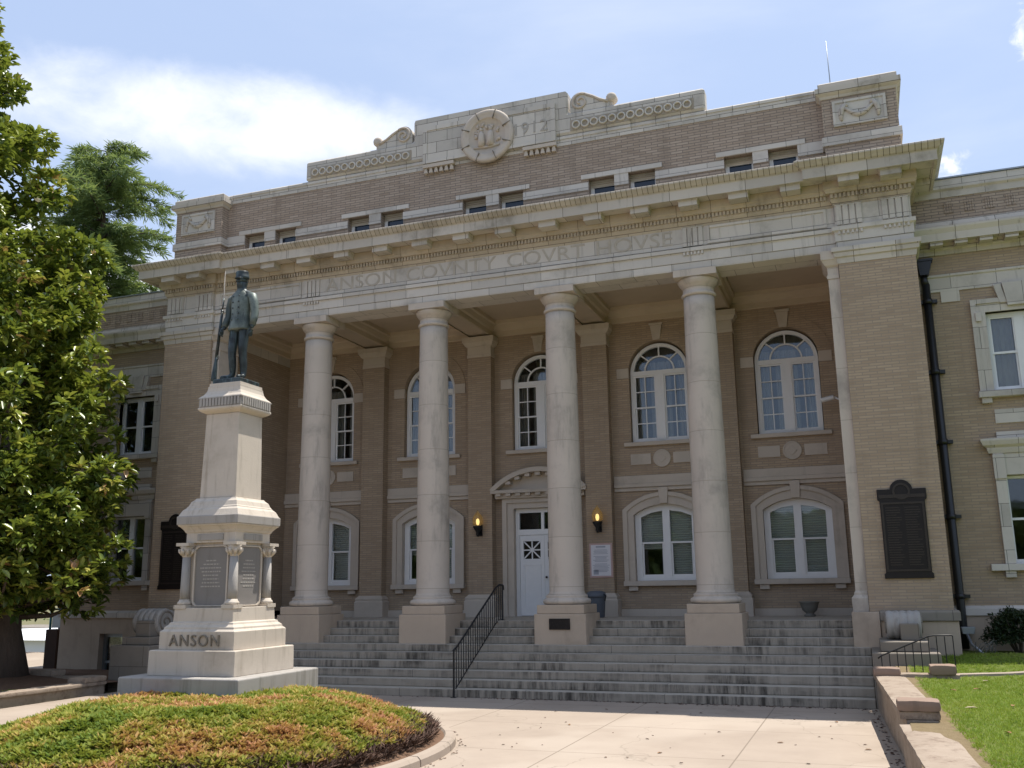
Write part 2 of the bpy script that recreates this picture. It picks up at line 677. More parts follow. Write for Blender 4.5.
M['greyink'] = mat_plain('notice_print', (0.36, 0.37, 0.41), 0.6, 0.2)
M['bin'] = mat_plain('blue_grey_plastic', (0.11, 0.125, 0.15), 0.5, 0.4, 0.1)
M['urn'] = mat_stone('urn_stone', (0.20, 0.19, 0.165), 0.2, None, None, 0.3, 0.3)
M['plain_iron'] = mat_plain('painted_pipe', (0.010, 0.010, 0.011), 0.4, 0.5, 0.2)


def mat_glass():
    t = NT('window_glass')
    n, l = t.n, t.l
    n.remove(t.b)
    out = [x for x in n if x.type == 'OUTPUT_MATERIAL'][0]
    tr = t.node('ShaderNodeBsdfTransparent')
    tr.inputs[0].default_value = (0.86, 0.89, 0.88, 1)
    gl = t.node('ShaderNodeBsdfGlossy')
    gl.inputs['Roughness'].default_value = 0.03
    gl.inputs['Color'].default_value = (0.92, 0.95, 1.0, 1)
    bp_ = t.node('ShaderNodeBump')
    bp_.inputs['Strength'].default_value = 0.12
    bp_.inputs['Distance'].default_value = 0.02
    t.link(t.noise(1.6, 2, 0.4), bp_.inputs['Height'])
    t.link(bp_.outputs[0], gl.inputs['Normal'])
    fr = t.node('ShaderNodeFresnel')
    fr.inputs['IOR'].default_value = 1.5
    f = t.math('ADD', t.math('MULTIPLY', fr.outputs[0], 0.95), 0.02, True)
    mx = t.node('ShaderNodeMixShader')
    t.link(f, mx.inputs[0])
    t.link(tr.outputs[0], mx.inputs[1])
    t.link(gl.outputs[0], mx.inputs[2])
    t.link(mx.outputs[0], out.inputs['Surface'])
    return t.m


M['glass'] = mat_glass()
M['dark_glass'] = mat_plain('dark_glass', (0.012, 0.022, 0.04), 0.06, 0.5)
M['curtain'] = mat_plain('curtain_cloth', (0.36, 0.33, 0.30), 0.9, 0.1, 0.08)


def mat_blind():
    t = NT('window_blind')
    w = t.node('ShaderNodeTexWave', bands_direction='Z')
    w.inputs['Scale'].default_value = 5.2
    w.inputs['Distortion'].default_value = 0.0
    t.link(t.tc.outputs['Object'], w.inputs['Vector'])
    col = t.mix(w.outputs['Fac'], (0.52, 0.505, 0.47), (0.72, 0.70, 0.655))
    t.bump(w.outputs['Fac'], 0.7, 0.02)
    return t.done(col, 0.7, 0.2)


M['blind'] = mat_blind()


def mat_concrete():
    t = NT('walk_concrete')
    a = t.noise(0.7, 6, 0.62)
    col = t.mix(a, (0.265, 0.215, 0.172), (0.405, 0.335, 0.27))
    col = t.mix(t.ramp(t.noise(4.0, 6, 0.7), 0.5, 0.8, 0, 0.3), col, (0.24, 0.195, 0.155))
    col = t.mix(t.ramp(t.noise(0.28, 3, 0.5, t.vec((1, 1, 1), (5, 3, 0))), 0.5, 0.62, 0, 0.4), col, (0.44, 0.375, 0.31))
    bc, bf = t.bricks(t.vec((1, 1, 1), (0.9, 0.35, 0)), 2.45, 2.6, 0.012, 0.3, 0.0)
    col = t.mix(bf, col, (0.22, 0.18, 0.14))
    cr = t.node('ShaderNodeTexVoronoi', feature='DISTANCE_TO_EDGE')
    cr.inputs['Scale'].default_value = 0.28
    wv = t.node('ShaderNodeVectorMath', operation='ADD')
    nn = t.node('ShaderNodeTexNoise')
    nn.inputs['Scale'].default_value = 1.2
    nn.inputs['Detail'].default_value = 6
    t.link(t.tc.outputs['Object'], nn.inputs['Vector'])
    t.link(t.tc.outputs['Object'], wv.inputs[0])
    t.link(nn.outputs['Color'], wv.inputs[1])
    t.link(wv.outputs[0], cr.inputs['Vector'])
    col = t.mix(t.ramp(cr.outputs['Distance'], 0.0, 0.005, 0.3, 0.0), col, (0.14, 0.12, 0.09))
    h = t.math('SUBTRACT', t.math('MULTIPLY', t.noise(60, 3, 0.6), 0.3), bf)
    t.bump(h, 0.35, 0.006)
    return t.done(col, 0.9, 0.15)


M['concrete'] = mat_concrete()


def mat_soil(name, a, b, s=6):
    t = NT(name)
    col = t.mix(t.noise(s, 6, 0.7), a, b)
    t.bump(t.noise(s * 5, 5, 0.7), 0.8, 0.04)
    return t.done(col, 0.95, 0.1)


M['mulch'] = mat_soil('bark_mulch', (0.10, 0.058, 0.038), (0.26, 0.165, 0.11), 7)
M['soil'] = mat_soil('dark_soil', (0.045, 0.03, 0.02), (0.12, 0.075, 0.05), 7)


def mat_turf():
    t = NT('lawn_turf')
    sx = t.node('ShaderNodeSeparateXYZ')
    t.link(t.tc.outputs['Object'], sx.inputs[0])
    e = t.math('ADD', sx.outputs[0], t.math('MULTIPLY', sx.outputs[1], 0.052))
    e = t.math('ADD', e, t.math('MULTIPLY', t.math('SUBTRACT', t.noise(2.6, 5, 0.65), 0.5), 0.9))
    col = t.mix(t.noise(3.0, 6, 0.7), (0.10, 0.135, 0.028), (0.155, 0.18, 0.045))
    soil = t.mix(t.noise(9.0, 6, 0.7), (0.15, 0.10, 0.062), (0.30, 0.22, 0.14))
    col = t.mix(t.ramp(e, 8.66, 8.84, 0.85, 0.0), col, soil)
    t.bump(t.noise(30, 5, 0.7), 0.9, 0.03)
    return t.done(col, 0.95, 0.1)


M['turf'] = mat_turf()
M['ground'] = mat_soil('open_ground', (0.10, 0.11, 0.05), (0.20, 0.17, 0.10), 0.5)


def mat_leaf(name, ramp, rough=0.45, spec=0.5, trans=0.25, tone='tone'):
    t = NT(name)
    a = t.node('ShaderNodeAttribute', attribute_name=tone)
    r = t.node('ShaderNodeValToRGB')
    els = r.color_ramp.elements
    els[0].position, els[0].color = ramp[0][0], ramp[0][1] + (1,)
    els[1].position, els[1].color = ramp[-1][0], ramp[-1][1] + (1,)
    for p, c in ramp[1:-1]:
        e = els.new(p)
        e.color = c + (1,)
    t.link(a.outputs['Fac'], r.inputs[0])
    t.done(r.outputs[0], rough, spec)
    if trans:
        tl = t.node('ShaderNodeBsdfTranslucent')
        t.link(t.mix(0.5, r.outputs[0], (0.22, 0.24, 0.025)), tl.inputs[0])
        mx = t.node('ShaderNodeMixShader')
        mx.inputs[0].default_value = trans
        out = [x for x in t.n if x.type == 'OUTPUT_MATERIAL'][0]
        t.link(t.b.outputs[0], mx.inputs[1])
        t.link(tl.outputs[0], mx.inputs[2])
        t.link(mx.outputs[0], out.inputs['Surface'])
    return t.m


M['magnolia'] = mat_leaf('magnolia_leaf', [(0.0, (0.055, 0.10, 0.02)), (0.5, (0.20, 0.265, 0.04)), (0.86, (0.46, 0.47, 0.095)), (0.95, (0.42, 0.31, 0.10)), (1.0, (0.40, 0.23, 0.11))], 0.34, 0.6, 0.30)
M['cedar'] = mat_leaf('cedar_needles', [(0.0, (0.11, 0.19, 0.085)), (0.6, (0.23, 0.33, 0.13)), (1.0, (0.38, 0.45, 0.17))], 0.6, 0.3, 0.4)
M['juniper'] = mat_leaf('juniper_sprigs', [(0.0, (0.13, 0.20, 0.032)), (0.36, (0.28, 0.30, 0.05)), (0.56, (0.44, 0.34, 0.09)), (0.76, (0.58, 0.31, 0.15)), (1.0, (0.42, 0.19, 0.10))], 0.7, 0.2, 0.35)
M['juniper_dead'] = mat_leaf('juniper_dead_wood', [(0.0, (0.05, 0.03, 0.022)), (1.0, (0.17, 0.105, 0.075))], 0.8, 0.15, 0.0)
M['grass'] = mat_leaf('grass_blades', [(0.0, (0.15, 0.24, 0.026)), (0.6, (0.25, 0.345, 0.045)), (0.9, (0.36, 0.39, 0.09)), (1.0, (0.42, 0.35, 0.17))], 0.6, 0.25, 0.35)
M['bushleaf'] = mat_leaf('bush_leaf', [(0.0, (0.014, 0.026, 0.012)), (0.7, (0.028, 0.05, 0.018)), (1.0, (0.05, 0.075, 0.025))], 0.5, 0.35, 0.12)
M['farleaf'] = mat_leaf('far_leaf', [(0.0, (0.05, 0.085, 0.03)), (1.0, (0.13, 0.18, 0.06))], 0.7, 0.2, 0.15)


def mat_bark():
    t = NT('magnolia_bark')
    v = t.vec((3, 3, 0.8))
    col = t.mix(t.noise(3.0, 6, 0.65, v), (0.055, 0.042, 0.034), (0.15, 0.12, 0.095))
    t.bump(t.noise(6.0, 6, 0.7, v), 0.8, 0.03)
    return t.done(col, 0.9, 0.15)


M['bark'] = mat_bark()


def mat_bronze():
    t = NT('statue_bronze')
    n = t.noise(5.0, 6, 0.65)
    sk = t.noise(1.0, 5, 0.7, t.vec((14, 14, 2.0)))
    col = t.mix(t.ramp(n, 0.35, 0.65), (0.014, 0.017, 0.018), (0.045, 0.060, 0.062))
    col = t.mix(t.ramp(sk, 0.5, 0.72, 0, 0.6), col, (0.12, 0.18, 0.175))
    t.b.inputs['Metallic'].default_value = 0.35
    return t.done(col, 0.42, 0.5)


M['bronze'] = mat_bronze()


def mat_patina():
    t = NT('patina_bronze')
    sk = t.noise(1.0, 6, 0.7, t.vec((16, 16, 2.4)))
    col = t.mix(t.ramp(t.noise(4.0, 5, 0.6), 0.38, 0.62), (0.055, 0.070, 0.062), (0.145, 0.172, 0.15))
    col = t.mix(t.ramp(sk, 0.52, 0.70, 0, 0.8), col, (0.028, 0.034, 0.035))
    t.b.inputs['Metallic'].default_value = 0.2
    return t.done(col, 0.5, 0.5)


M['patina'] = mat_patina()


def mat_wallstone():
    t = NT('old_concrete_wall')
    col = t.mix(t.noise(1.6, 6, 0.65), (0.22, 0.17, 0.125), (0.42, 0.345, 0.275))
    col = t.mix(t.ramp(t.noise(5, 6, 0.7), 0.48, 0.7, 0, 0.6), col, (0.13, 0.085, 0.06))
    sk = t.noise(1.0, 5, 0.7, t.vec((4, 4, 0.6)))
    col = t.mix(t.ramp(sk, 0.55, 0.75, 0, 0.5), col, (0.09, 0.07, 0.05))
    t.bump(t.noise(40, 5, 0.7), 0.6, 0.02)
    return t.done(col, 0.92, 0.15)


M['wallstone'] = mat_wallstone()
M['capstone'] = mat_stone('reddish_cap_stone', (0.27, 0.19, 0.145), 0.25, None, None, 0.4, 0.3)
# ================================================================== the setting: ground


def smooth01(x):
    x = max(0.0, min(1.0, x))
    return x * x * (3 - 2 * x)


def ground_z(x, y):
    t = max(0.0, -17.5 - x)
    z = -0.08 - min(t * 0.07, 4.6) - min(t * 0.012, 30)
    return z


xs = [-6000, -3000, -1500, -800, -400, -250, -160, -110, -85, -70, -58, -48, -40, -34, -29, -25, -22, -20, -18.7, -17.5, -12, -6, 0, 6, 12, 20, 40, 100, 400, 1500, 6000]
ys = [-6000, -1500, -400, -120, -50, -30, -20, -10, 0, 8, 16, 30, 60, 120, 300, 800, 2000, 6000]
mb = MB()
mb.add([(x, y, ground_z(x, y)) for y in ys for x in xs],
       [(j * len(xs) + i, j * len(xs) + i + 1, (j + 1) * len(xs) + i + 1, (j + 1) * len(xs) + i) for j in range(len(ys) - 1) for i in range(len(xs) - 1)])
tag(mb.build('ground', M['ground']), kind='structure')

mb = MB()
mb.box(-8.4, 8.62, -40, -1.95, -0.3, 0.0)
mb.box(-24, -8.4, -40, -10.2, -0.3, 0.0)
tag(mb.build('walkway', M['concrete']), kind='structure')

# ================================================================== courthouse
HOUSE = thing('courthouse', (0, 0, 0), 'tan brick courthouse with four stone columns, wide steps and carved name frieze', 'courthouse')
SP = 3.4158
COLX = [-1.5 * SP, -0.5 * SP, 0.5 * SP, 1.5 * SP]
BAYX = [-6.76, -SP, 0.0, SP, 6.76]
WY = 0.8       # front face of the wings
PF = -0.51     # front face of the piers
CF = -0.42     # front face of the entablature between them
PX0, PX1 = 8.27, 9.84
DY = 3.4       # back wall of the porch
R = 0.165

# --- window assemblies ------------------------------------------------


def glass_set(parent, y, panes, deep=0.16):
    mb = MB()
    for lp in panes:
        mb.plate(lp, [], y, y + 0.012)
    mb.build('pane', M['glass'], parent)


def upper_arched(cx, y, curtain=True, blue=False):
    hw, zb, zs = 0.80, 6.04, 7.97
    yf = y + 0.14
    mb = MB()
    # outer frame ring
    mb.plate(arch_loop(cx, hw, zb, zs), [arch_loop(cx, hw - 0.095, zb + 0.07, zs)], yf, yf + 0.12)
    # transom bar, mullion
    mb.box(cx - hw + 0.09, cx + hw - 0.09, yf - 0.02, yf + 0.11, zs - 0.08, zs + 0.045)
    mb.box(cx - 0.115, cx + 0.115, yf - 0.015, yf + 0.11, zb + 0.06, zs - 0.08)
    fr = mb.build('window', M['white'], HOUSE)
    # fan bars
    mb = MB()
    ri = 0.40
    mb.plate(arc(cx, zs + 0.04, ri + 0.02, 0, PI, 18) + arc(cx, zs + 0.04, ri - 0.02, PI, 0, 18), [], yf + 0.03, yf + 0.08)
    for a in (PI / 4, PI / 2, 3 * PI / 4):
        c, s = math.cos(a), math.sin(a)
        px, pz = -s * 0.018, c * 0.018
        p0 = (cx + c * ri, zs + 0.04 + s * ri)
        p1 = (cx + c * (hw - 0.06), zs + s * (hw - 0.06))
        mb.plate([(p0[0] - px, p0[1] - pz), (p1[0] - px, p1[1] - pz), (p1[0] + px, p1[1] + pz), (p0[0] + px, p0[1] + pz)], [], yf + 0.032, yf + 0.078)
    mb.build('fanlight_bars', M['white'], fr)
    # two double hung sashes
    for s in (-1, 1):
        mb = MB()
        x0, x1 = sorted((cx + s * 0.115, cx + s * (hw - 0.095)))
        z0, z1 = zb + 0.07, zs - 0.08
        zm = (z0 + z1) / 2
        mb.plate(rect(x0, x1, z0, zm + 0.02), [rect(x0 + 0.04, x1 - 0.04, z0 + 0.055, zm - 0.02)], yf + 0.05, yf + 0.09)
        mb.plate(rect(x0, x1, zm - 0.02, z1), [rect(x0 + 0.04, x1 - 0.04, zm + 0.02, z1 - 0.04)], yf + 0.02, yf + 0.052)
        xm = (x0 + x1) / 2
        for za, zc, yy in ((z0 + 0.05, zm - 0.02, yf + 0.055), (zm + 0.02, z1 - 0.03, yf + 0.026)):
            mb.box(xm - 0.013, xm + 0.013, yy, yy + 0.022, za, zc)
            mb.box(x0 + 0.035, xm - 0.013, yy, yy + 0.022, (za + zc) / 2 - 0.013, (za + zc) / 2 + 0.013)
            mb.box(xm + 0.013, x1 - 0.035, yy, yy + 0.022, (za + zc) / 2 - 0.013, (za + zc) / 2 + 0.013)
        mb.build('sash', M['white'], fr)
    glass_set(fr, yf + 0.064, [arch_loop(cx, hw - 0.05, zb + 0.03, zs)])
    if curtain:
        mb = MB()
        for x0, x1 in ((cx - 0.78, cx - 0.44), (cx - 0.30, cx + 0.26), (cx + 0.47, cx + 0.78)):
            n = 14
            vs = []
            for i in range(n + 1):
                x = x0 + (x1 - x0) * i / n
                dy = 0.035 * math.sin(i * 1.9)
                vs += [(x, yf + 0.27 + dy, 5.95), (x, yf + 0.27 + dy, 8.3)]
            mb.add(vs, [(2 * i, 2 * i + 2, 2 * i + 3, 2 * i + 1) for i in range(n)])
        mb.build('curtain', M['curtain'], fr)
    # stone sill, keystone and impost blocks
    mb = MB()
    mb.box(cx - 1.0, cx + 1.0, y - 0.10, y + 0.14, 5.93, 6.035)
    mb.build('window_sill', M['lime'], fr, 0.01)
    mb = MB()
    mb.plate([(cx - 0.10, 8.83), (cx + 0.10, 8.83), (cx + 0.16, 9.24), (cx - 0.16, 9.24)], [], y - 0.07, y + 0.05)
    mb.box(cx - 0.19, cx + 0.19, y - 0.10, y + 0.05, 9.24, 9.30)
    mb.build('keystone', M['lime'], fr, 0.008)
    for s in (-1, 1):
        mb = MB()
        a, b = sorted((cx + s * 0.815, cx + s * 1.15))
        mb.box(a, b, y - 0.035, y + 0.05, 7.82, 8.10)
        mb.build('impost', M['lime'], fr, 0.006)
    # brick arch ring, a hair proud of the wall
    mb = MB()
    mb.plate(arc(cx, 8.0, 1.16, 0.08, PI - 0.08, 30) + arc(cx, 8.0, 0.825, PI - 0.08, 0.08, 30), [], y - 0.022, y + 0.03)
    mb.build('brick_arch', M['brick'], fr)
    return fr


def lower_window(cx, y, blind_low=2.4):
    hw, zb, zs, rise = 0.83, 2.38, 4.10, 0.26
    yf = y + 0.12
    mb = MB()
    mb.plate(seg_loop(cx, hw, zb, zs, rise), [
        seg_loop(cx - 0.385, 0.29, zb + 0.10, zs - 0.06, 0.001, 4)[:2] + [(cx - 0.095, zs + 0.10), (cx - 0.40, zs + 0.05), (cx - 0.675, zs - 0.06)],
        [(cx + 0.095, zb + 0.10), (cx + 0.675, zb + 0.10), (cx + 0.675, zs - 0.06), (cx + 0.40, zs + 0.05), (cx + 0.095, zs + 0.10)]], yf, yf + 0.10)
    fr = mb.build('window', M['white'], HOUSE)
    for s in (-1, 1):
        mb = MB()
        x0, x1 = sorted((cx + s * 0.095, cx + s * 0.675))
        zm = 3.36
        mb.plate(rect(x0, x1, zb + 0.10, zm + 0.02), [rect(x0 + 0.045, x1 - 0.045, zb + 0.16, zm - 0.02)], yf + 0.055, yf + 0.088)
        mb.box(x0, x1, yf + 0.024, yf + 0.054, zm - 0.02, zm + 0.024)
        mb.build('sash', M['white'], fr)
    glass_set(fr, yf + 0.06, [rect(cx - 0.70, cx - 0.08, zb + 0.05, zs + 0.12), rect(cx + 0.08, cx + 0.70, zb + 0.05, zs + 0.12)])
    mb = MB()
    mb.box(cx - 0.78, cx - 0.02, yf + 0.22, yf + 0.235, blind_low, zs + 0.2)
    mb.box(cx + 0.02, cx + 0.78, yf + 0.22, yf + 0.235, zb + 0.1, zs + 0.2)
    mb.build('blind', M['blind'], fr)
    # moulded stone surround: flat face, raised outer fillet
    mb = MB()
    mb.plate(seg_loop(cx, 1.085, zb, 4.22, 0.43), [seg_loop(cx, hw + 0.004, zb + 0.001, zs, rise)], y - 0.05, y + 0.10)
    mb.plate(seg_loop(cx, 1.12, zb + 0.0012, 4.23, 0.445), [seg_loop(cx, 1.0, zb + 0.002, 4.19, 0.385)], y - 0.095, y - 0.048)
    mb.build('stone_surround', M['lime'], fr)
    mb = MB()
    mb.plate([(cx - 0.10, 4.37), (cx + 0.10, 4.37), (cx + 0.13, 4.80), (cx - 0.13, 4.80)], [], y - 0.13, y - 0.03)
    mb.build('keystone', M['lime'], fr, 0.008)
    mb = MB()
    mb.box(cx - 1.14, cx + 1.14, y - 0.15, y + 0.12, 2.25, 2.378)
    mb.box(cx - 1.02, cx - 0.78, y - 0.09, y + 0.05, 2.13, 2.249)
    mb.box(cx + 0.78, cx + 1.02, y - 0.09, y + 0.05, 2.13, 2.249)
    mb.build('window_sill', M['lime'], fr, 0.01)
    return fr


# --- porch back wall -----------------------------------------------------
holes = []
for cx in BAYX:
    holes.append(arch_loop(cx, 0.82, 6.036, 8.0))
for cx in BAYX:
    if cx != 0:
        holes.append(seg_loop(cx, 0.835, 2.379, 4.102, 0.262))
holes.append(rect(-0.80, 0.80, 1.40, 4.50))
mb = MB()
mb.plate(rect(-8.3, 8.3, 1.35, 10.4), holes, DY, DY + 0.38)
mb.build('porch_wall', M['brick'], HOUSE)
for cx in BAYX:
    upper_arched(cx, DY)
for cx in BAYX:
    if cx != 0:
        lower_window(cx, DY, 3.2 if abs(cx) < 4 else 2.48)

# stone string course and panels between the storeys, bay by bay
for i, cx in enumerate(BAYX):
    x0 = -8.26 if i == 0 else COLX[i - 1] + 0.385
    x1 = 8.26 if i == 4 else COLX[i] - 0.385
    segs = [(x0, x1)] if cx else [(x0, -1.40), (1.40, x1)]
    for a, b in segs:
        mb = MB()
        mb.box(a, b, DY - 0.06, DY + 0.05, 4.93, 5.14)
        mb.box(a, b, DY - 0.10, DY + 0.05, 4.825, 4.928)
        mb.box(a, b, DY - 0.05, DY + 0.05, 4.725, 4.823)
        mb.build('string_course', M['lime'], HOUSE, 0.008)
    mb = MB()
    mb.box(cx - 0.85, cx - 0.30, DY - 0.03, DY + 0.05, 5.43, 5.72)
    mb.box(cx + 0.30, cx + 0.85, DY - 0.03, DY + 0.05, 5.43, 5.72)
    mb.plate(arc(cx, 5.575, 0.235, 0, 2 * PI, 24)[:-1], [], DY - 0.028, DY + 0.05)
    mb.plate(arc(cx, 5.575, 0.235, 0, 2 * PI, 24)[:-1], [arc(cx, 5.575, 0.195, 0, 2 * PI, 24)[:-1]], DY - 0.044, DY - 0.026)
    mb.plate([(cx, 5.455), (cx + 0.12, 5.575), (cx, 5.695), (cx - 0.12, 5.575)], [], DY - 0.048, DY - 0.0261)
    if cx:
        mb.build('carved_panel', M['lime'], HOUSE, 0.005)

# wall base course
for i, cx in enumerate(BAYX):
    x0 = -8.26 if i == 0 else COLX[i - 1] + 0.42
    x1 = 8.26 if i == 4 else COLX[i] - 0.42
    for a, b in ([(x0, x1)] if cx else [(x0, -1.1), (1.1, x1)]):
        mb = MB()
        mb.box(a, b, DY - 0.04, DY + 0.05, 1.47, 1.66)
        mb.build('base_course', M['lime'], HOUSE, 0.008)

# --- pilasters behind the columns ----------------------------------------


def make_pilaster(cx):
    mb = MB()
    mb.box(cx - 0.355, cx + 0.355, 3.10, 3.45, 2.06, 8.78)
    p = mb.build('pilaster', M['brick'], HOUSE)
    path = [(cx - 0.355, 3.39), (cx - 0.355, 3.10), (cx + 0.355, 3.10), (cx + 0.355, 3.39)]
    mb = MB()
    mb.sweep(path, [(-0.2, 1.47), (0.10, 1.47), (0.10, 1.90), (0.075, 1.93), (0.085, 1.99), (0.03, 2.05), (0.0, 2.08), (-0.2, 2.08)])
    mb.build('pilaster_base', M['lime'], p)
    mb = MB()
    mb.sweep(path, [(-0.2, 8.77), (0.02, 8.77), (0.02, 8.85), (0.005, 8.86), (0.005, 9.08), (0.06, 9.11), (0.11, 9.20), (0.13, 9.21), (0.13, 9.36), (-0.2, 9.36)])
    mb.build('pilaster_capital', M['lime'], p)


for cx in COLX:
    make_pilaster(cx)

# --- columns ----------------------------------------------------------------


def make_column(cx):
    prof = []
    for k in range(25):
        t = k / 24
        z = 2.16 + t * (8.84 - 2.16)
        r = 0.405 - 0.047 * max(0.0, (t - 0.15) / 0.85) ** 1.35
        prof.append((r, z))
    prof = [(0.45, 2.085), (0.425, 2.11), (0.412, 2.14)] + prof
    mb = MB()
    mb.lathe(prof, cx, 0, 48)
    c = mb.build('column', M['column'], HOUSE)
    mb = MB()
    mb.lathe([(0.50, 1.862), (0.545, 1.885), (0.56, 1.93), (0.545, 1.975), (0.50, 1.998), (0.478, 2.01), (0.478, 2.03), (0.487, 2.05), (0.475, 2.075), (0.44, 2.086), (0.2, 2.088)], cx, 0, 48)
    mb.build('column_base', M['column'], c)
    mb = MB()
    mb.box(cx - 0.609, cx + 0.609, -0.609, 0.609, 0.80, 1.66)
    mb.box(cx - 0.557, cx + 0.557, -0.557, 0.557, 1.662, 1.86)
    mb.build('column_plinth', M['plinth'], c, 0.014)
    mb = MB()
    mb.lathe([(0.30, 8.838), (0.385, 8.842), (0.402, 8.875), (0.402, 8.90), (0.385, 8.925), (0.362, 8.935), (0.362, 9.055), (0.378, 9.06), (0.378, 9.085), (0.40, 9.10), (0.44, 9.15), (0.466, 9.21), (0.472, 9.245), (0.2, 9.25)], cx, 0, 48)
    mb.box(cx - 0.494, cx + 0.494, -0.494, 0.494, 9.252, 9.419)
    mb.build('column_capital', M['column'], c)
    return c


for cx in COLX:
    make_column(cx)

# --- piers that close the porch at both ends -------------------------------------
for s in (-1, 1):
    x0, x1 = sorted((s * PX0, s * PX1))
    mb = MB()
    mb.box(x0, x1, PF, 4.0, 1.68, 9.13)
    p = mb.build('pier', M['brick'], HOUSE)
    # anta on the porch side
    a0, a1 = sorted((s * 8.03, s * (PX0 + 0.002)))
    mb = MB()
    mb.box(a0, a1, -0.43, 0.42, 2.09, 8.80)
    mb.build('anta', M['column'], p, 0.01)
    mb = MB()
    path = [(s * 8.26, 0.40), (s * 8.03, 0.40), (s * 8.03, -0.43), (s * 8.26, -0.43)]
    if s < 0:
        path = [(s * 8.26, -0.43), (s * 8.03, -0.43), (s * 8.03, 0.40), (s * 8.26, 0.40)]
        path = path[::-1]
        path = [(q[0], q[1]) for q in path][::-1]
    else:
        path = path
    # outward is towards the porch
    prof = [(-0.1, 1.68), (0.07, 1.68), (0.085, 1.86), (0.085, 1.95), (0.03, 2.02), (0.03, 2.05), (0.0, 2.10), (-0.1, 2.10)]
    mb.sweep(path, prof)
    mb.build('anta_base', M['column'], p)
    mb = MB()
    b0, b1 = sorted((s * 7.92, s * 8.45))
    mb.box(b0, b1, -0.62, 0.55, 0.80, 1.679)
    mb.build('anta_plinth', M['plinth'], p, 0.012)
    mb = MB()
    mb.sweep(path, [(-0.1, 8.79), (0.02, 8.80), (0.02, 8.88), (0.0, 8.89), (0.0, 9.06), (0.05, 9.10), (0.10, 9.20), (0.12, 9.22), (0.12, 9.418), (-0.1, 9.418)])
    mb.build('anta_capital', M['column'], p)
    # pier capital all round its outer sides
    pth = [(s * PX0, 0.5), (s * PX0, PF), (s * PX1, PF), (s * PX1, WY + 0.02)]
    if s > 0:
        pth = pth
    else:
        pth = pth[::-1]
    mb = MB()
    mb.sweep(pth, [(-0.1, 9.10), (0.015, 9.10), (0.03, 9.19), (0.03, 9.22), (0.075, 9.24), (0.09, 9.33), (0.125, 9.35), (0.125, 9.445), (-0.1, 9.445)])
    mb.build('pier_capital', M['terra'], p)
    # stone band and plain base
    pth2 = [(s * 8.46, PF - 0.001), (s * PX1, PF - 0.001), (s * PX1, WY + 0.02)]
    if s < 0:
        pth2 = pth2[::-1]
    mb = MB()
    mb.sweep(pth2, [(-0.1, 1.50), (0.10, 1.50), (0.10, 1.66), (0.08, 1.70), (0.0, 1.71), (-0.1, 1.71)])
    mb.build('pier_base_band', M['granite'], p)
    mb = MB()
    c0, c1 = sorted((s * 8.46, s * (PX1 + 0.06)))
    mb.box(c0, c1, PF - 0.06, 4.0, -0.4, 1.498)
    mb.build('pier_base', M['plinth'], p, 0.012)

# --- steps ---------------------------------------------------------------------------
T = 0.315
Y1 = -2.262
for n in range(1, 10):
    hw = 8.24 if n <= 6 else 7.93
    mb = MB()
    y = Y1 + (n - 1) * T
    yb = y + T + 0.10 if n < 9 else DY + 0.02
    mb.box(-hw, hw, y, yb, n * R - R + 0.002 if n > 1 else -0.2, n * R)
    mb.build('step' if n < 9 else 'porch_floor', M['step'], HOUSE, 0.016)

# --- porch ceiling and beams ----------------------------------------------------------
mb = MB()
mb.box(-8.27, 8.27, 0.42, DY, 9.86, 9.98)
mb.build('porch_ceiling', M['plaster'], HOUSE)
for i, cx in enumerate(COLX):
    mb = MB()
    mb.box(cx - 0.30, cx + 0.30, 0.421, DY - 0.002, 9.43, 9.859)
    mb.build('ceiling_beam', M['plaster'], HOUSE, 0.01)
for i in range(5):
    x0 = -8.268 if i == 0 else COLX[i - 1] + 0.302
    x1 = 8.268 if i == 4 else COLX[i] - 0.302
    mb = MB()
    pth = [(x0, 0.424), (x0, DY - 0.003), (x1, DY - 0.003), (x1, 0.424)]
    # the moulding runs round the inside of each panel
    mb.sweep(pth, [(-0.0, 9.40), (0.03, 9.42), (0.03, 9.56), (0.08, 9.60), (0.12, 9.72), (0.17, 9.75), (0.17, 9.857), (-0.0, 9.857)])
    mb.build('ceiling_moulding', M['plaster'], HOUSE)

# --- entablature -----------------------------------------------------------------------
PM = [(-PX1, WY + 0.03), (-PX1, PF), (-PX0, PF), (-PX0, CF), (PX0, CF), (PX0, PF), (PX1, PF), (PX1, WY + 0.03)]
mb = MB()
mb.box(-PX0, PX0, CF, 0.42, 9.4202, 9.90)
mb.box(-PX1, -PX0 - 0.001, PF, 3.9, 9.13, 11.2)
mb.box(PX0 + 0.001, PX1, PF, 3.9, 9.13, 11.2)
mb.box(-PX0, PX0, CF, 3.9, 9.985, 11.2)
ENT = mb.build('entablature', M['lime_joint'], HOUSE)
mb = MB()
mb.sweep(PM, [(-0.1, 9.447), (0.006, 9.447), (0.006, 9.605), (0.024, 9.608), (0.024, 9.80), (0.03, 9.82), (0.065, 9.845), (0.075, 9.85), (0.075, 9.94), (0.0, 9.965), (-0.1, 9.965)])
mb.build('architrave', M['lime_joint'], ENT)
mb = MB()
mb.sweep(PM, [(-0.1, 10.44), (0.004, 10.44), (0.02, 10.50), (0.055, 10.56), (0.06, 10.57), (0.06, 10.70), (0.14, 10.705), (0.16, 10.77), (0.18, 10.79), (0.18, 10.972), (-0.1, 10.972)])
mb.build('bed_moulding', M['terra_warm'], ENT)
mb = MB()


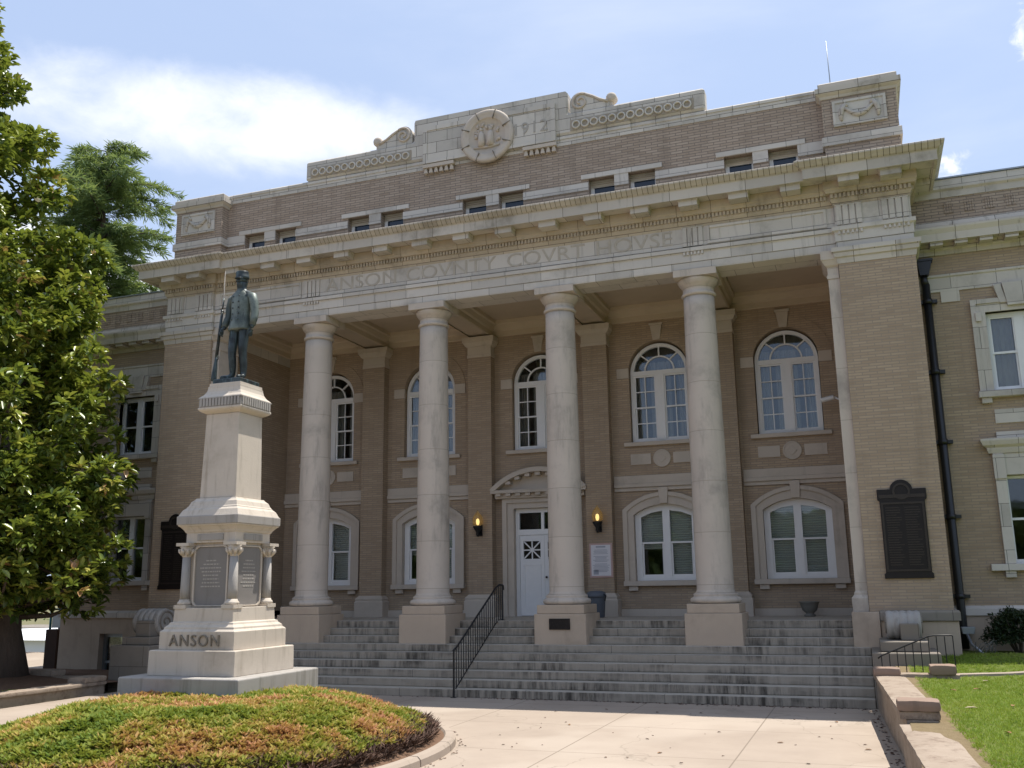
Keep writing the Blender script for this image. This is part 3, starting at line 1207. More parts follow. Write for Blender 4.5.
def dent_row(mb, ax, a, b, f, sgn):
    n = int(abs(b - a) / 0.085)
    for i in range(n):
        t = a + (b - a) * (i + 0.5) / n
        if ax == 'x':
            mb.box(t - 0.026, t + 0.026, f - 0.105, f - 0.05, 10.60, 10.698)
        else:
            mb.box(f + sgn * 0.05, f + sgn * 0.105, t - 0.026, t + 0.026, 10.60, 10.698)


dent_row(mb, 'x', -PX0 + 0.12, PX0 - 0.12, CF, 0)
mb.build('dentils', M['terra_warm'], ENT)
for s in (-1, 1):
    a, b = sorted((s * (PX0 - 0.06), s * (PX1 + 0.06)))
    mb = MB()
    dent_row(mb, 'x', a, b, PF, 0)
    mb.build('dentils', M['terra_warm'], ENT)
    mb = MB()
    dent_row(mb, 'y', PF, WY - 0.3, s * PX1, s)
    mb.build('dentils', M['terra_warm'], ENT)
mb = MB()
mb.sweep(PM, [(-0.1, 10.974), (0.52, 10.974), (0.52, 10.945), (0.58, 10.945), (0.58, 11.165), (0.60, 11.185), (-0.1, 11.185)])
mb.build('corona', M['terra'], ENT)
mb = MB()
mb.sweep(PM, [(-0.1, 11.187), (0.602, 11.187), (0.64, 11.205), (0.70, 11.265), (0.735, 11.295), (0.735, 11.33), (0.70, 11.35), (-0.1, 11.40)])
mb.build('cymatium', M['terra_rib'], ENT)


def modillion(x, yf):
    mb = MB()
    mb.box(x - 0.215, x + 0.215, yf - 0.49, yf - 0.17, 10.80, 10.973)
    mb.box(x - 0.235, x + 0.235, yf - 0.51, yf - 0.17, 10.925, 10.9725)
    mb.build('modillion', M['terra'], ENT, 0.006)


for k in range(-7, 7):
    modillion((k + 0.5) * SP / 3, CF)
for s in (-1, 1):
    for dx in (0.36, 1.22):
        modillion(s * (PX0 + dx), PF)
    for y in (0.15,):
        mb = MB()
        a, b = sorted((s * (PX1 + 0.17), s * (PX1 + 0.47)))
        mb.box(a, b, y - 0.215, y + 0.215, 10.835, 10.9731)
        mb.build('modillion', M['terra'], ENT, 0.006)

# frieze: the carved name, the fluted blocks above columns and piers, framed end panels
words = []
tot = 0.0
for wd in ('ANSON', 'COVNTY', 'COVRT', 'HOVSE'):
    mb = MB()
    text_mb(mb, wd, 0.50, 0.0, CF - 0.006, 10.075, 0.012, align='LEFT')
    xsv = [v[0] for v in mb.v]
    words.append((mb, min(xsv), max(xsv) - min(xsv)))
    tot += max(xsv) - min(xsv)
gap = 0.24
k = 9.37 / (tot + 3 * gap)
xw = -4.715
for mb, x0, wdt in words:
    mb.v = [(xw + (v[0] - x0) * k, v[1], v[2]) for v in mb.v]
    xw += (wdt + gap) * k
    mb.build('name_inscription', M['letter'], ENT)


def triglyph(x, yf, w=0.50):
    mb = MB()
    n = 4
    bw = w / n
    for i in range(n):
        a = x - w / 2 + i * bw
        mb.plate(rect(a + 0.014, a + bw - 0.014, 9.985, 10.425), [], yf - 0.035, yf + 0.02)
    mb.box(x - w / 2, x + w / 2, yf - 0.042, yf + 0.02, 10.426, 10.448)
    for i in range(6):
        a = x - w / 2 + (i + 0.5) * w / 6
        mb.box(a - 0.022, a + 0.022, yf - 0.062, yf - 0.02, 9.765, 9.838)
    mb.build('fluted_block', M['lime_joint'], ENT)


for s in (-1, 1):
    triglyph(s * 1.5 * SP, CF)
    triglyph(s * (PX0 + 0.31), PF, 0.56)
    triglyph(s * (PX1 - 0.31), PF, 0.56)
    mb = MB()
    a, b = sorted((s * 5.46, s * 8.10))
    mb.plate(rect(a, b, 10.0, 10.43), [rect(a + 0.06, b - 0.06, 10.06, 10.37)], CF - 0.03, CF + 0.02)
    for q in (a + 0.28, b - 0.28):
        mb.box(q - 0.008, q + 0.008, CF - 0.02, CF + 0.02, 10.06, 10.37)
    mb.build('frieze_panel', M['lime_joint'], ENT)

# --- attic storey --------------------------------------------------------------------------
AY, BY = -0.10, -0.40
wins = []
for cx in BAYX:
    for s in (-1, 1):
        wins.append((cx + s * 0.51 - 0.33, cx + s * 0.51 + 0.33))
mb = MB()
mb.plate(rect(-8.22, 8.22, 11.2, 13.30), [rect(a, b, 11.72, 12.22) for a, b in wins], AY, AY + 0.40)
ATT = mb.build('attic_wall', M['brick_attic'], HOUSE)
for a, b in wins:
    mb = MB()
    yy = AY + 0.20
    mb.plate(rect(a, b, 11.722, 12.218), [rect(a + 0.09, b - 0.05, 11.76, 12.05)], yy, yy + 0.06)
    w = mb.build('attic_window', M['white'], HOUSE)
    mb = MB()
    mb.box(a + 0.08, b - 0.04, yy + 0.025, yy + 0.035, 11.75, 12.06)
    mb.build('pane', M['dark_glass'], w)
    mb = MB()
    for i in range(3):
        z = 12.075 + i * 0.05
        mb.add([(a + 0.002, yy - 0.10, z), (b - 0.002, yy - 0.10, z), (b - 0.002, yy - 0.01, z + 0.045), (a + 0.002, yy - 0.01, z + 0.045),
                (a + 0.002, yy - 0.10, z + 0.012), (b - 0.002, yy - 0.10, z + 0.012), (b - 0.002, yy - 0.01, z + 0.057), (a + 0.002, yy - 0.01, z + 0.057)],
               [(0, 3, 2, 1), (4, 5, 6, 7), (0, 1, 5, 4), (1, 2, 6, 5), (2, 3, 7, 6), (3, 0, 4, 7)])
    mb.build('louvre', M['terra_warm'], w)
# stone band broken by the windows, lintels over each pair
mb = MB()
edges = [-8.2] + [v for ab in sorted(wins) for v in ab] + [8.2]
for i in range(0, len(edges), 2):
    a, b = edges[i], edges[i + 1]
    short = (b - a) < 0.6
    mb.box(a + 0.003, b - 0.003, AY - 0.035, AY + 0.05, 11.93, 12.13 if not short else 12.222)
for cx in BAYX:
    mb.box(cx - 1.02, cx + 1.02, AY - 0.05, AY + 0.05, 12.223, 12.34)
mb.build('attic_band', M['lime_joint'], ATT)
mb = MB()
mb.sweep([(-8.22, AY), (8.22, AY)], [(-0.45, 13.24), (0.02, 13.24), (0.02, 13.40), (0.045, 13.41), (0.045, 13.475), (0.0, 13.515), (-0.45, 13.52)])
mb.build('attic_coping', M['parapet'], ATT)

for s in (-1, 1):
    x0, x1 = sorted((s * 8.21, s * 9.80))
    mb = MB()
    mb.box(x0, x1, BY, 1.3, 11.2, 13.12)
    ped = mb.build('attic_pedestal', M['brick_attic'], HOUSE)
    pth = [(x0, 1.28), (x0, BY), (x1, BY), (x1, 1.28)]
    mb = MB()
    mb.sweep(pth, [(-0.3, 11.93), (0.05, 11.93), (0.05, 12.13), (0.02, 12.15), (-0.3, 12.15)])
    mb.build('pedestal_band', M['lime_joint'], ped)
    mb = MB()
    mb.sweep(pth, [(-0.3, 13.08), (0.02, 13.08), (0.04, 13.14), (0.10, 13.18), (0.12, 13.20), (0.12, 13.32), (0.05, 13.33), (0.05, 13.445), (0.01, 13.48), (-0.3, 13.485)])
    mb.box(x0 + 0.1, x1 - 0.1, BY + 0.1, 1.27, 13.2, 13.46)
    mb.build('pedestal_cap', M['terra'], ped)
    # carved garland panel
    cx = (x0 + x1) / 2
    mb = MB()
    mb.box(cx - 0.55, cx + 0.55, BY - 0.03, BY + 0.05, 12.38, 12.96)
    mb.plate(rect(cx - 0.57, cx + 0.57, 12.36, 12.98), [rect(cx - 0.51, cx + 0.51, 12.42, 12.92)], BY - 0.055, BY - 0.01)
    rel = mb.build('relief_panel', M['parapet'], HOUSE)
    mb = MB()
    pts, rad = [], []
    for i in range(13):
        t = i / 12
        pts.append((cx - 0.30 + 0.60 * t, BY - 0.055, 12.78 - 0.20 * math.sin(PI * t)))
        rad.append(0.03 + 0.028 * math.sin(PI * t))
    mb.tube(pts, rad, 8)
    for q in (-1, 1):
        mb.tube([(cx + q * 0.30, BY - 0.06, 12.84), (cx + q * 0.37, BY - 0.055, 12.74), (cx + q * 0.40, BY - 0.05, 12.60), (cx + q * 0.39, BY - 0.045, 12.48)], [0.05, 0.06, 0.05, 0.025], 8)
        mb.tube([(cx + q * 0.24, BY - 0.06, 12.80), (cx + q * 0.30, BY - 0.07, 12.86), (cx + q * 0.36, BY - 0.06, 12.83)], [0.03, 0.045, 0.02], 8)
    mb.build('garland', M['terra'], rel)

# --- crowning parapet with the seal, date, rings and scrolls --------------------------------
mb = MB()
mb.plate([(-5.62, 13.523), (5.56, 13.523), (5.56, 14.10), (2.10, 14.10), (2.10, 14.72), (-2.26, 14.72), (-2.26, 14.10), (-5.62, 14.10)], [], AY - 0.06, AY + 0.34)
PAR = mb.build('parapet', M['parapet'], HOUSE, 0.05, 1)
mb = MB()
PC = -0.10
mb.plate(rect(PC - 1.84, PC + 1.88, 13.36, 14.42), [], AY - 0.12, AY - 0.03)
mb.plate(rect(PC - 1.84, PC + 1.88, 13.361, 14.419), [rect(PC - 1.72, PC + 1.76, 13.44, 14.30)], AY - 0.145, AY - 0.121)
mb.build('date_panel', M['parapet'], PAR)
mb = MB()
text_mb(mb, '1912', 0.46, 1.09, AY - 0.128, 13.70, 0.016, spacing=1.1)
mb.build('date_numerals', M['letter_mid'], PAR)
for q in (PC - 1.40, PC + 1.44):
    mb = MB()
    mb.box(q - 0.45, q + 0.45, AY - 0.14, AY - 0.04, 13.24, 13.335)
    for i in range(6):
        a = q - 0.45 + (i + 0.5) * 0.15
        mb.plate([(a - 0.028, 13.238), (a - 0.055, 13.10), (a + 0.055, 13.10), (a + 0.028, 13.238)], [], AY - 0.10, AY - 0.02)
    mb.build('guttae', M['lime'], PAR)
# the seal
mb = MB()
RX = Matrix.Translation((PC + 0.02, AY - 0.13, 13.82)) @ Matrix.Rotation(PI / 2, 4, 'X')
mb.lathe([(0.74, -0.03), (0.74, 0.05), (0.71, 0.085), (0.66, 0.095), (0.61, 0.075), (0.56, 0.055), (0.52, 0.06), (0.50, 0.045), (0.49, 0.02), (0.1, 0.015)], 0, 0, 56, M=RX)
SEAL = mb.build('seal', M['lime'], HOUSE)
mb = MB()
rs = random.Random(4)
for q, hgt in ((-0.14, 0.50), (0.13, 0.46)):
    mb.tube([(PC + q, AY - 0.155, 13.54), (PC + q * 0.9, AY - 0.175, 13.69), (PC + q * 0.95, AY - 0.18, 13.86), (PC + q, AY - 0.165, 13.96)], [0.10, 0.10, 0.085, 0.04], 8)
    mb.lathe([(0.0, -0.05), (0.04, -0.035), (0.052, 0), (0.04, 0.035), (0.0, 0.05)], PC + q, AY - 0.17, 10, M=Matrix.Translation((0, 0, 14.01)), cap=False)
for i in range(16):
    a = rs.uniform(0, 2 * PI)
    rr = rs.uniform(0.22, 0.42)
    x, z = PC + rr * math.cos(a), 13.80 + rr * math.sin(a) * 0.9
    mb.tube([(x, AY - 0.15, z), (x + rs.uniform(-0.07, 0.07), AY - 0.17, z + 0.06), (x + rs.uniform(-0.1, 0.1), AY - 0.15, z + 0.12)], [0.03, 0.035, 0.015], 6)
mb.tube([(PC - 0.36, AY - 0.15, 13.54), (PC, AY - 0.165, 13.505), (PC + 0.36, AY - 0.15, 13.54)], 0.035, 6)
mb.build('seal_figures', M['lime'], SEAL)
mb = MB()
for i in range(8):
    a = PI / 8 + i * PI / 4
    c, s = math.cos(a), math.sin(a)
    mb.plate([(PC + c * 0.50 - s * 0.009, 13.82 + s * 0.50 + c * 0.009), (PC + c * 0.50 + s * 0.009, 13.82 + s * 0.50 - c * 0.009),
              (PC + c * 0.74 + s * 0.009, 13.82 + s * 0.74 - c * 0.009), (PC + c * 0.74 - s * 0.009, 13.82 + s * 0.74 + c * 0.009)], [], AY - 0.229, AY - 0.16)
mb.build('seal_joints', M['letter_dark'], SEAL)
# ring courses
for s in (-1, 1):
    x0 = PC - 0.06 + s * 2.32 + (0.16 if s > 0 else 0.0)
    mb = MB()
    a, b = sorted((x0 - s * 0.16, x0 + s * (12 * 0.2345 + 0.16)))
    mb.box(a, b, AY - 0.075, AY - 0.03, 13.575, 13.872)
    band = mb.build('ring_course', M['band_dark'], HOUSE)
    for i in range(13):
        x = x0 + s * i * 0.2345
        mb = MB()
        TM = Matrix.Translation((x, AY - 0.08, 13.72)) @ Matrix.Rotation(PI / 2, 4, 'X')
        mb.lathe([(0.075, -0.01), (0.075, 0.03), (0.09, 0.045), (0.112, 0.03), (0.112, -0.01)], 0, 0, 20, cap=False, M=TM)
        mb.build('ring', M['ring'], band)
# scrolls
for s in (-1, 1):
    mb = MB()
    xb = PC + (2.24 if s > 0 else -2.20)

    def SX(d):
        return xb + s * d

    cz = 14.36
    top = [(SX(0.29 + 0.27 * math.cos(a)), cz + 0.27 * math.sin(a)) for a in [PI * (1.0 - i / 10 * 0.62) for i in range(11)]]
    body = [(SX(0.02), 14.102), (SX(0.02), cz)] + top + [(SX(0.62), 14.50), (SX(0.80), 14.38), (SX(0.98), 14.29), (SX(1.05), 14.26), (SX(1.05), 14.102)]
    if s < 0:
        body = body[::-1]
    mb.plate(body, [], AY - 0.02, AY + 0.22)
    sc = mb.build('scroll', M['parapet'], HOUSE)
    mb = MB()
    sp = []
    for i in range(34):
        a = PI * 0.30 + i * 0.30
        r = 0.235 * (1 - i / 40)
        sp.append((SX(0.29 + r * math.cos(a)), AY - 0.03, cz + r * math.sin(a)))
    mb.tube(sp, 0.035, 6)
    mb.tube([(SX(0.29 + 0.235 * math.cos(PI * 0.3)), AY - 0.03, cz + 0.235 * math.sin(PI * 0.3)), (SX(0.62), AY - 0.03, 14.45), (SX(0.80), AY - 0.03, 14.33), (SX(1.02), AY - 0.03, 14.23)], 0.035, 6)
    mb.build('volute', M['lime'], sc)
    mb = MB()
    BM = Matrix.Translation((SX(1.09), AY + 0.21, 14.34)) @ Matrix.Rotation(PI / 2, 4, 'X')
    mb.lathe([(0.10, 0.0), (0.135, 0.03), (0.135, 0.20), (0.11, 0.25), (0.05, 0.27)], 0, 0, 20, M=BM)
    mb.box(SX(1.04), SX(1.12), AY, AY + 0.2, 14.103, 14.24)
    mb.build('scroll_ball', M['lime'], sc)

# --- wings -----------------------------------------------------------------------------------
WIN = 11.84


def wing_up(cx, shade):
    y = WY
    hw, z0, z1 = 0.64, 6.25, 8.00
    mb = MB()
    mb.plate(rect(cx - hw, cx + hw, z0, z1), [rect(cx - hw + 0.07, cx - 0.09, z0 + 0.07, z1 - 0.08), rect(cx + 0.09, cx + hw - 0.07, z0 + 0.07, z1 - 0.08)], y + 0.12, y + 0.22)
    fr = mb.build('window', M['white'], HOUSE)
    for s in (-1, 1):
        a, b = sorted((cx + s * 0.09, cx + s * (hw - 0.07)))
        mb = MB()
        mb.plate(rect(a, b, z0 + 0.07, 7.14), [rect(a + 0.035, b - 0.035, z0 + 0.12, 7.10)], y + 0.175, y + 0.205)
        mb.plate(rect(a, b, 7.09, z1 - 0.08), [rect(a + 0.03, b - 0.03, 7.14, z1 - 0.115)], y + 0.145, y + 0.172)
        mb.build('sash', M['white'], fr)
    glass_set(fr, y + 0.185, [rect(cx - hw + 0.04, cx - 0.05, z0 + 0.04, z1 - 0.04), rect(cx + 0.05, cx + hw - 0.04, z0 + 0.04, z1 - 0.04)])
    mb = MB()
    for s in (-1, 1):
        a, b = sorted((cx + s * 0.05, cx + s * (hw + 0.05)))
        n = 16
        vs = []
        for i in range(n + 1):
            x = a + (b - a) * i / n
            vs += [(x, y + 0.33 + 0.03 * math.sin(i * 2.1), z0 - 0.05), (x, y + 0.33 + 0.03 * math.sin(i * 2.1), z1 + 0.1)]
        mb.add(vs, [(2 * i, 2 * i + 2, 2 * i + 3, 2 * i + 1) for i in range(n)])
    mb.build('curtain', M['curtain'], fr)
    mb = MB()
    mb.plate(rect(cx - 0.90, cx + 0.90, 6.252, 8.27), [rect(cx - hw - 0.01, cx + hw + 0.01, 6.253, z1 + 0.01)], y - 0.05, y + 0.12)
    mb.plate(rect(cx - 0.93, cx + 0.93, 6.2525, 8.30), [rect(cx - 0.83, cx + 0.83, 6.2535, 8.20)], y - 0.085, y - 0.051)
    mb.build('stone_surround', M['lime_joint'], fr)
    for dx in (-0.80, 0.80):
        mb = MB()
        mb.box(cx + dx - 0.06, cx + dx + 0.06, y - 0.13, y - 0.086, 7.80, 8.0)
        mb.build('console', M['lime_joint'], fr, 0.01)
    mb = MB()
    mb.plate([(cx - 0.20, 8.10), (cx + 0.20, 8.10), (cx + 0.27, 8.62), (cx - 0.27, 8.62)], [], y - 0.13, y + 0.03)
    mb.build('keystone', M['lime_joint'], fr, 0.006)
    for vs_ in ([(cx - 0.34, 8.18), (cx - 0.21, 8.18), (cx - 0.29, 8.60), (cx - 0.44, 8.60)], [(cx + 0.21, 8.18), (cx + 0.34, 8.18), (cx + 0.44, 8.60), (cx + 0.29, 8.60)]):
        mb = MB()
        mb.plate(vs_, [], y - 0.10, y + 0.03)
        mb.build('voussoir', M['lime_joint'], fr, 0.006)
    mb = MB()
    mb.box(cx - 0.97, cx + 0.97, y - 0.16, y + 0.12, 6.11, 6.25)
    for dx in (-0.82, 0.82):
        mb.box(cx + dx - 0.10, cx + dx + 0.10, y - 0.10, y + 0.04, 5.99, 6.108)
    mb.build('window_sill', M['lime_joint'], fr, 0.01)
    mb = MB()
    mb.box(cx - 0.70, cx + 0.70, y - 0.025, y + 0.04, 5.55, 5.85)
    mb.build('stone_panel', M['lime_joint'], fr, 0.006)


def wing_low(cx):
    y = WY
    hw, z0, z1 = 0.64, 2.60, 4.43
    mb = MB()
    mb.plate(rect(cx - hw, cx + hw, z0, z1), [rect(cx - hw + 0.05, cx - 0.08, z0 + 0.09, z1 - 0.06), rect(cx + 0.08, cx + hw - 0.05, z0 + 0.09, z1 - 0.06)], y + 0.12, y + 0.21)
    fr = mb.build('window', M['white'], HOUSE)
    for s in (-1, 1):
        a, b = sorted((cx + s * 0.08, cx + s * (hw - 0.05)))
        mb = MB()
        mb.box(a, b, y + 0.145, y + 0.175, 3.50, 3.55)
        mb.build('sash', M['white'], fr)
    glass_set(fr, y + 0.18, [rect(cx - hw + 0.03, cx + hw - 0.03, z0 + 0.05, z1 - 0.03)])
    mb = MB()
    for s in (-1, 1):
        mb.box(cx + s * 0.74 - 0.10, cx + s * 0.74 + 0.10, y - 0.09, y + 0.12, 2.60, 4.90)
        mb.box(cx + s * 0.74 - 0.115, cx + s * 0.74 + 0.115, y - 0.12, y - 0.085, 4.36, 4.87)
    mb.box(cx - 0.639, cx + 0.639, y - 0.06, y + 0.12, 4.44, 4.90)
    mb.build('stone_surround', M['lime_joint'], fr, 0.006)
    mb = MB()
    mb.sweep([(cx - 0.88, y + 0.02), (cx - 0.88, y - 0.06), (cx + 0.88, y - 0.06), (cx + 0.88, y + 0.02)],
             [(-0.05, 4.902), (0.03, 4.902), (0.06, 4.98), (0.06, 5.02), (0.14, 5.07), (0.18, 5.16), (0.18, 5.20), (0.0, 5.235), (-0.05, 5.235)])
    mb.box(cx - 0.72, cx + 0.72, y - 0.06, y + 0.03, 5.2, 5.36)
    mb.build('window_cornice', M['lime_joint'], fr)
    mb = MB()
    mb.box(cx - 1.12, cx + 1.12, y - 0.14, y + 0.12, 2.46, 2.597)
    for dx in (-0.76, 0.76):
        mb.box(cx + dx - 0.10, cx + dx + 0.10, y - 0.09, y + 0.04, 2.32, 2.458)
    mb.build('window_sill', M['lime_joint'], fr, 0.01)


for s in (-1, 1):
    x0, x1 = sorted((s * 9.85, s * 14.0))
    cx = s * WIN
    mb = MB()
    mb.plate(rect(x0, x1, 1.70, 10.85), [rect(cx - 0.65, cx + 0.65, 6.251, 8.01), rect(cx - 0.642, cx + 0.642, 2.598, 4.442)], WY, WY + 0.38)
    # side and rear walls
    xa, xb = sorted((s * 13.62, s * 14.0))
    mb.box(xa, xb, WY + 0.381, 16.0, 1.70, 10.85)
    wg = mb.build('wing_wall', M['brick'], HOUSE)
    wing_up(cx, s)
    wing_low(cx)
    out = [(s * 9.86, WY), (s * 14.0, WY), (s * 14.0, 16.0)]
    if s < 0:
        out = out[::-1]
    # basement with water table
    holes = [rect(-12.58, -11.75, -0.45, 1.12)] if s < 0 else []
    mb = MB()
    mb.plate(rect(x0, x1 + (0.06 if s > 0 else 0), -0.6, 1.56) if s > 0 else rect(x0 - 0.06, x1, -0.6, 1.56), holes, WY - 0.06, WY + 0.38)
    xa, xb = sorted((s * 13.6, s * 14.06))
    mb.box(xa, xb, WY + 0.381, 16.0, -0.6, 1.56)
    mb.build('basement_wall', M['plinth'], HOUSE)
    mb = MB()
    mb.sweep(out, [(-0.2, 1.562), (0.11, 1.562), (0.11, 1.70), (0.02, 1.76), (-0.2, 1.76)])
    mb.build('water_table', M['lime_joint'], wg)
    mb = MB()
    mb.sweep(out, [(-0.1, 8.58), (0.03, 8.58), (0.03, 8.90), (0.06, 8.92), (0.06, 8.97), (-0.1, 8.98)])
    for dx in (-1.30, 1.30):
        mb.box(cx + dx - 0.19, cx + dx + 0.19, WY - 0.028, WY + 0.03, 8.33, 8.579)
    mb.build('stone_band', M['lime_joint'], wg)
    mb = MB()
    mb.sweep(out, [(-0.1, 9.43), (0.05, 9.43), (0.05, 9.53), (0.10, 9.56), (0.10, 9.66), (0.42, 9.665), (0.42, 9.63), (0.45, 9.63), (0.45, 9.80), (0.50, 9.90), (0.50, 9.94), (0.12, 9.97), (0.12, 10.10), (0.06, 10.22), (-0.1, 10.24)])
    mb.build('wing_cornice', M['terra'], wg)
    for i in range(8):
        mb = MB()
        x = s * (10.35 + i * 0.50)
        mb.box(x - 0.13, x + 0.13, WY - 0.40, WY - 0.09, 9.545, 9.664)
        mb.build('wing_bracket', M['terra'], wg)
    for i in range(7):
        x = s * (10.72 + i * 0.42)
        mb = MB()
        mb.box(x - 0.095, x + 0.095, WY - 0.008, WY + 0.03, 10.385, 10.675)
        for q in (-0.075, -0.025, 0.025, 0.075):
            mb.box(x + q - 0.018, x + q + 0.018, WY - 0.024, WY - 0.002, 10.40, 10.66)
        mb.build('soldier_bricks', M['brick_attic'], wg)
    mb = MB()
    mb.sweep(out, [(-0.42, 10.78), (0.03, 10.78), (0.03, 10.93), (0.09, 10.97), (0.09, 11.0), (0.07, 11.16), (0.07, 11.20), (-0.42, 11.21)])
    mb.build('wing_coping', M['lime_joint'], wg)
    mb = MB()
    mb.sweep(out, [(-0.3, 11.211), (0.10, 11.211), (0.10, 11.245), (-0.3, 11.25)])
    mb.build('roof_flashing', M['flash'], wg)
    # upper brick of the wing parapet reads darker, like the attic
    mb = MB()
    a, b = sorted((s * 9.86, s * 14.004))
    mb.box(a, b, WY - 0.004, WY + 0.1, 10.242, 10.778)
    mb.build('parapet_brick', M['brick_attic'], wg)

# basement door in the left wing
mb = MB()
mb.plate(rect(-12.575, -11.755, -0.44, 1.115), [rect(-12.48, -11.85, -0.44, 0.30), rect(-12.48, -11.85, 0.36, 1.02)], WY + 0.12, WY + 0.19)
bd = mb.build('basement_door', M['flash'], HOUSE)
glass_set(bd, WY + 0.15, [rect(-12.52, -11.81, -0.4, 1.06)])

# body of the building behind: roof, floors and back wall close the rooms in
mb = MB()
mb.box(-13.6, 13.6, 15.6, 15.98, -0.6, 10.8)
mb.box(-13.62, -9.86, WY + 0.4, 15.59, 10.3, 10.5)
mb.box(9.86, 13.62, WY + 0.4, 15.59, 10.3, 10.5)
mb.box(-9.8, 9.8, 3.95, 15.59, 11.25, 13.0)
mb.box(-8.2, 8.2, 0.34, 3.94, 12.7, 13.0)
mb.build('roof', M['roof'], HOUSE)
mb = MB()
mb.box(-13.6, 13.6, 3.80, 15.59, 5.2, 5.4)
mb.box(-13.6, -9.86, WY + 0.4, 3.79, 5.2, 5.4)
mb.box(9.86, 13.6, WY + 0.4, 3.79, 5.2, 5.4)
mb.box(-13.6, 13.6, 3.80, 15.59, 1.3, 1.45)
mb.box(-13.6, -9.86, WY + 0.4, 3.79, 1.3, 1.45)
mb.box(9.86, 13.6, WY + 0.4, 3.79, 1.3, 1.45)
for x in (-5.1, -1.7, 1.7, 5.1):
    mb.box(x - 0.08, x + 0.08, 3.80, 8.0, 1.46, 5.19)
    mb.box(x - 0.08, x + 0.08, 3.80, 8.0, 5.41, 10.0)
mb.box(-13.6, 13.6, 8.0, 8.1, 1.46, 11.2)
mb.box(-9.8, 9.8, 3.95, 8.0, 10.0, 10.2)
mb.build('interior', M['roof'], HOUSE)

# --- entrance -------------------------------------------------------------------------------
mb = MB()
mb.plate(rect(-1.08, 1.08, 1.487, 4.64), [rect(-0.79, 0.79, 1.488, 4.40)], DY - 0.10, DY + 0.12)
mb.plate(rect(-1.11, 1.11, 1.4875, 4.67), [rect(-0.98, 0.98, 1.4885, 4.55)], DY - 0.15, DY - 0.101)
DOORWAY = mb.build('doorway_surround', M['lime'], HOUSE)
mb = MB()
Rr = (1.40 ** 2 + 0.58 ** 2) / (2 * 0.58)
aa = math.asin(1.40 / Rr)
zc = 5.50 - Rr
outer = arc(0, zc, Rr, PI / 2 - aa, PI / 2 + aa, 22)
inner = arc(0, zc, Rr - 0.13, PI / 2 + aa * 0.97, PI / 2 - aa * 0.97, 22)
mb.plate(outer + inner, [], DY - 0.38, DY + 0.02)
mb.plate(arc(0, zc, Rr - 0.13, PI / 2 - aa * 0.95, PI / 2 + aa * 0.95, 22)[::-1][::-1] + [(-1.3, 4.86), (1.3, 4.86)], [], DY - 0.10, DY + 0.02)
mb.box(-1.38, 1.38, DY - 0.36, DY + 0.02, 4.81, 4.90)
mb.box(-1.30, 1.30, DY - 0.22, DY + 0.02, 4.675, 4.808)
mb.build('pediment', M['lime'], DOORWAY, 0.006)
for i in range(9):
    x = -1.16 + i * 0.29
    mb = MB()
    mb.box(x - 0.07, x + 0.07, DY - 0.33, DY - 0.2, 4.735, 4.809)
    mb.build('pediment_bracket', M['lime'], DOORWAY)
for i in range(1, 8):
    a = PI / 2 + aa * (0.86 - 1.72 * i / 8)
    x, z = (Rr - 0.175) * math.cos(a), zc + (Rr - 0.175) * math.sin(a)
    if z > 5.0:
        mb = MB()
        mb.box(x - 0.07, x + 0.07, DY - 0.33, DY - 0.09, z - 0.045, z + 0.045)
        mb.build('pediment_bracket', M['lime'], DOORWAY)
mb = MB()
mb.plate(rect(-0.785, 0.785, 1.489, 4.395), [rect(-0.68, 0.68, 1.489, 3.67), rect(-0.68, -0.04, 3.82, 4.28), rect(0.04, 0.68, 3.82, 4.28)], DY + 0.06, DY + 0.16)
mb.build('door_frame', M['white'], DOORWAY)
glass_set(DOORWAY, DY + 0.10, [rect(-0.7, 0.7, 3.80, 4.30)])
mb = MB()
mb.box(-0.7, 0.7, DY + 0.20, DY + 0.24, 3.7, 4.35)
mb.build('transom_shade', M['dark'], DOORWAY)
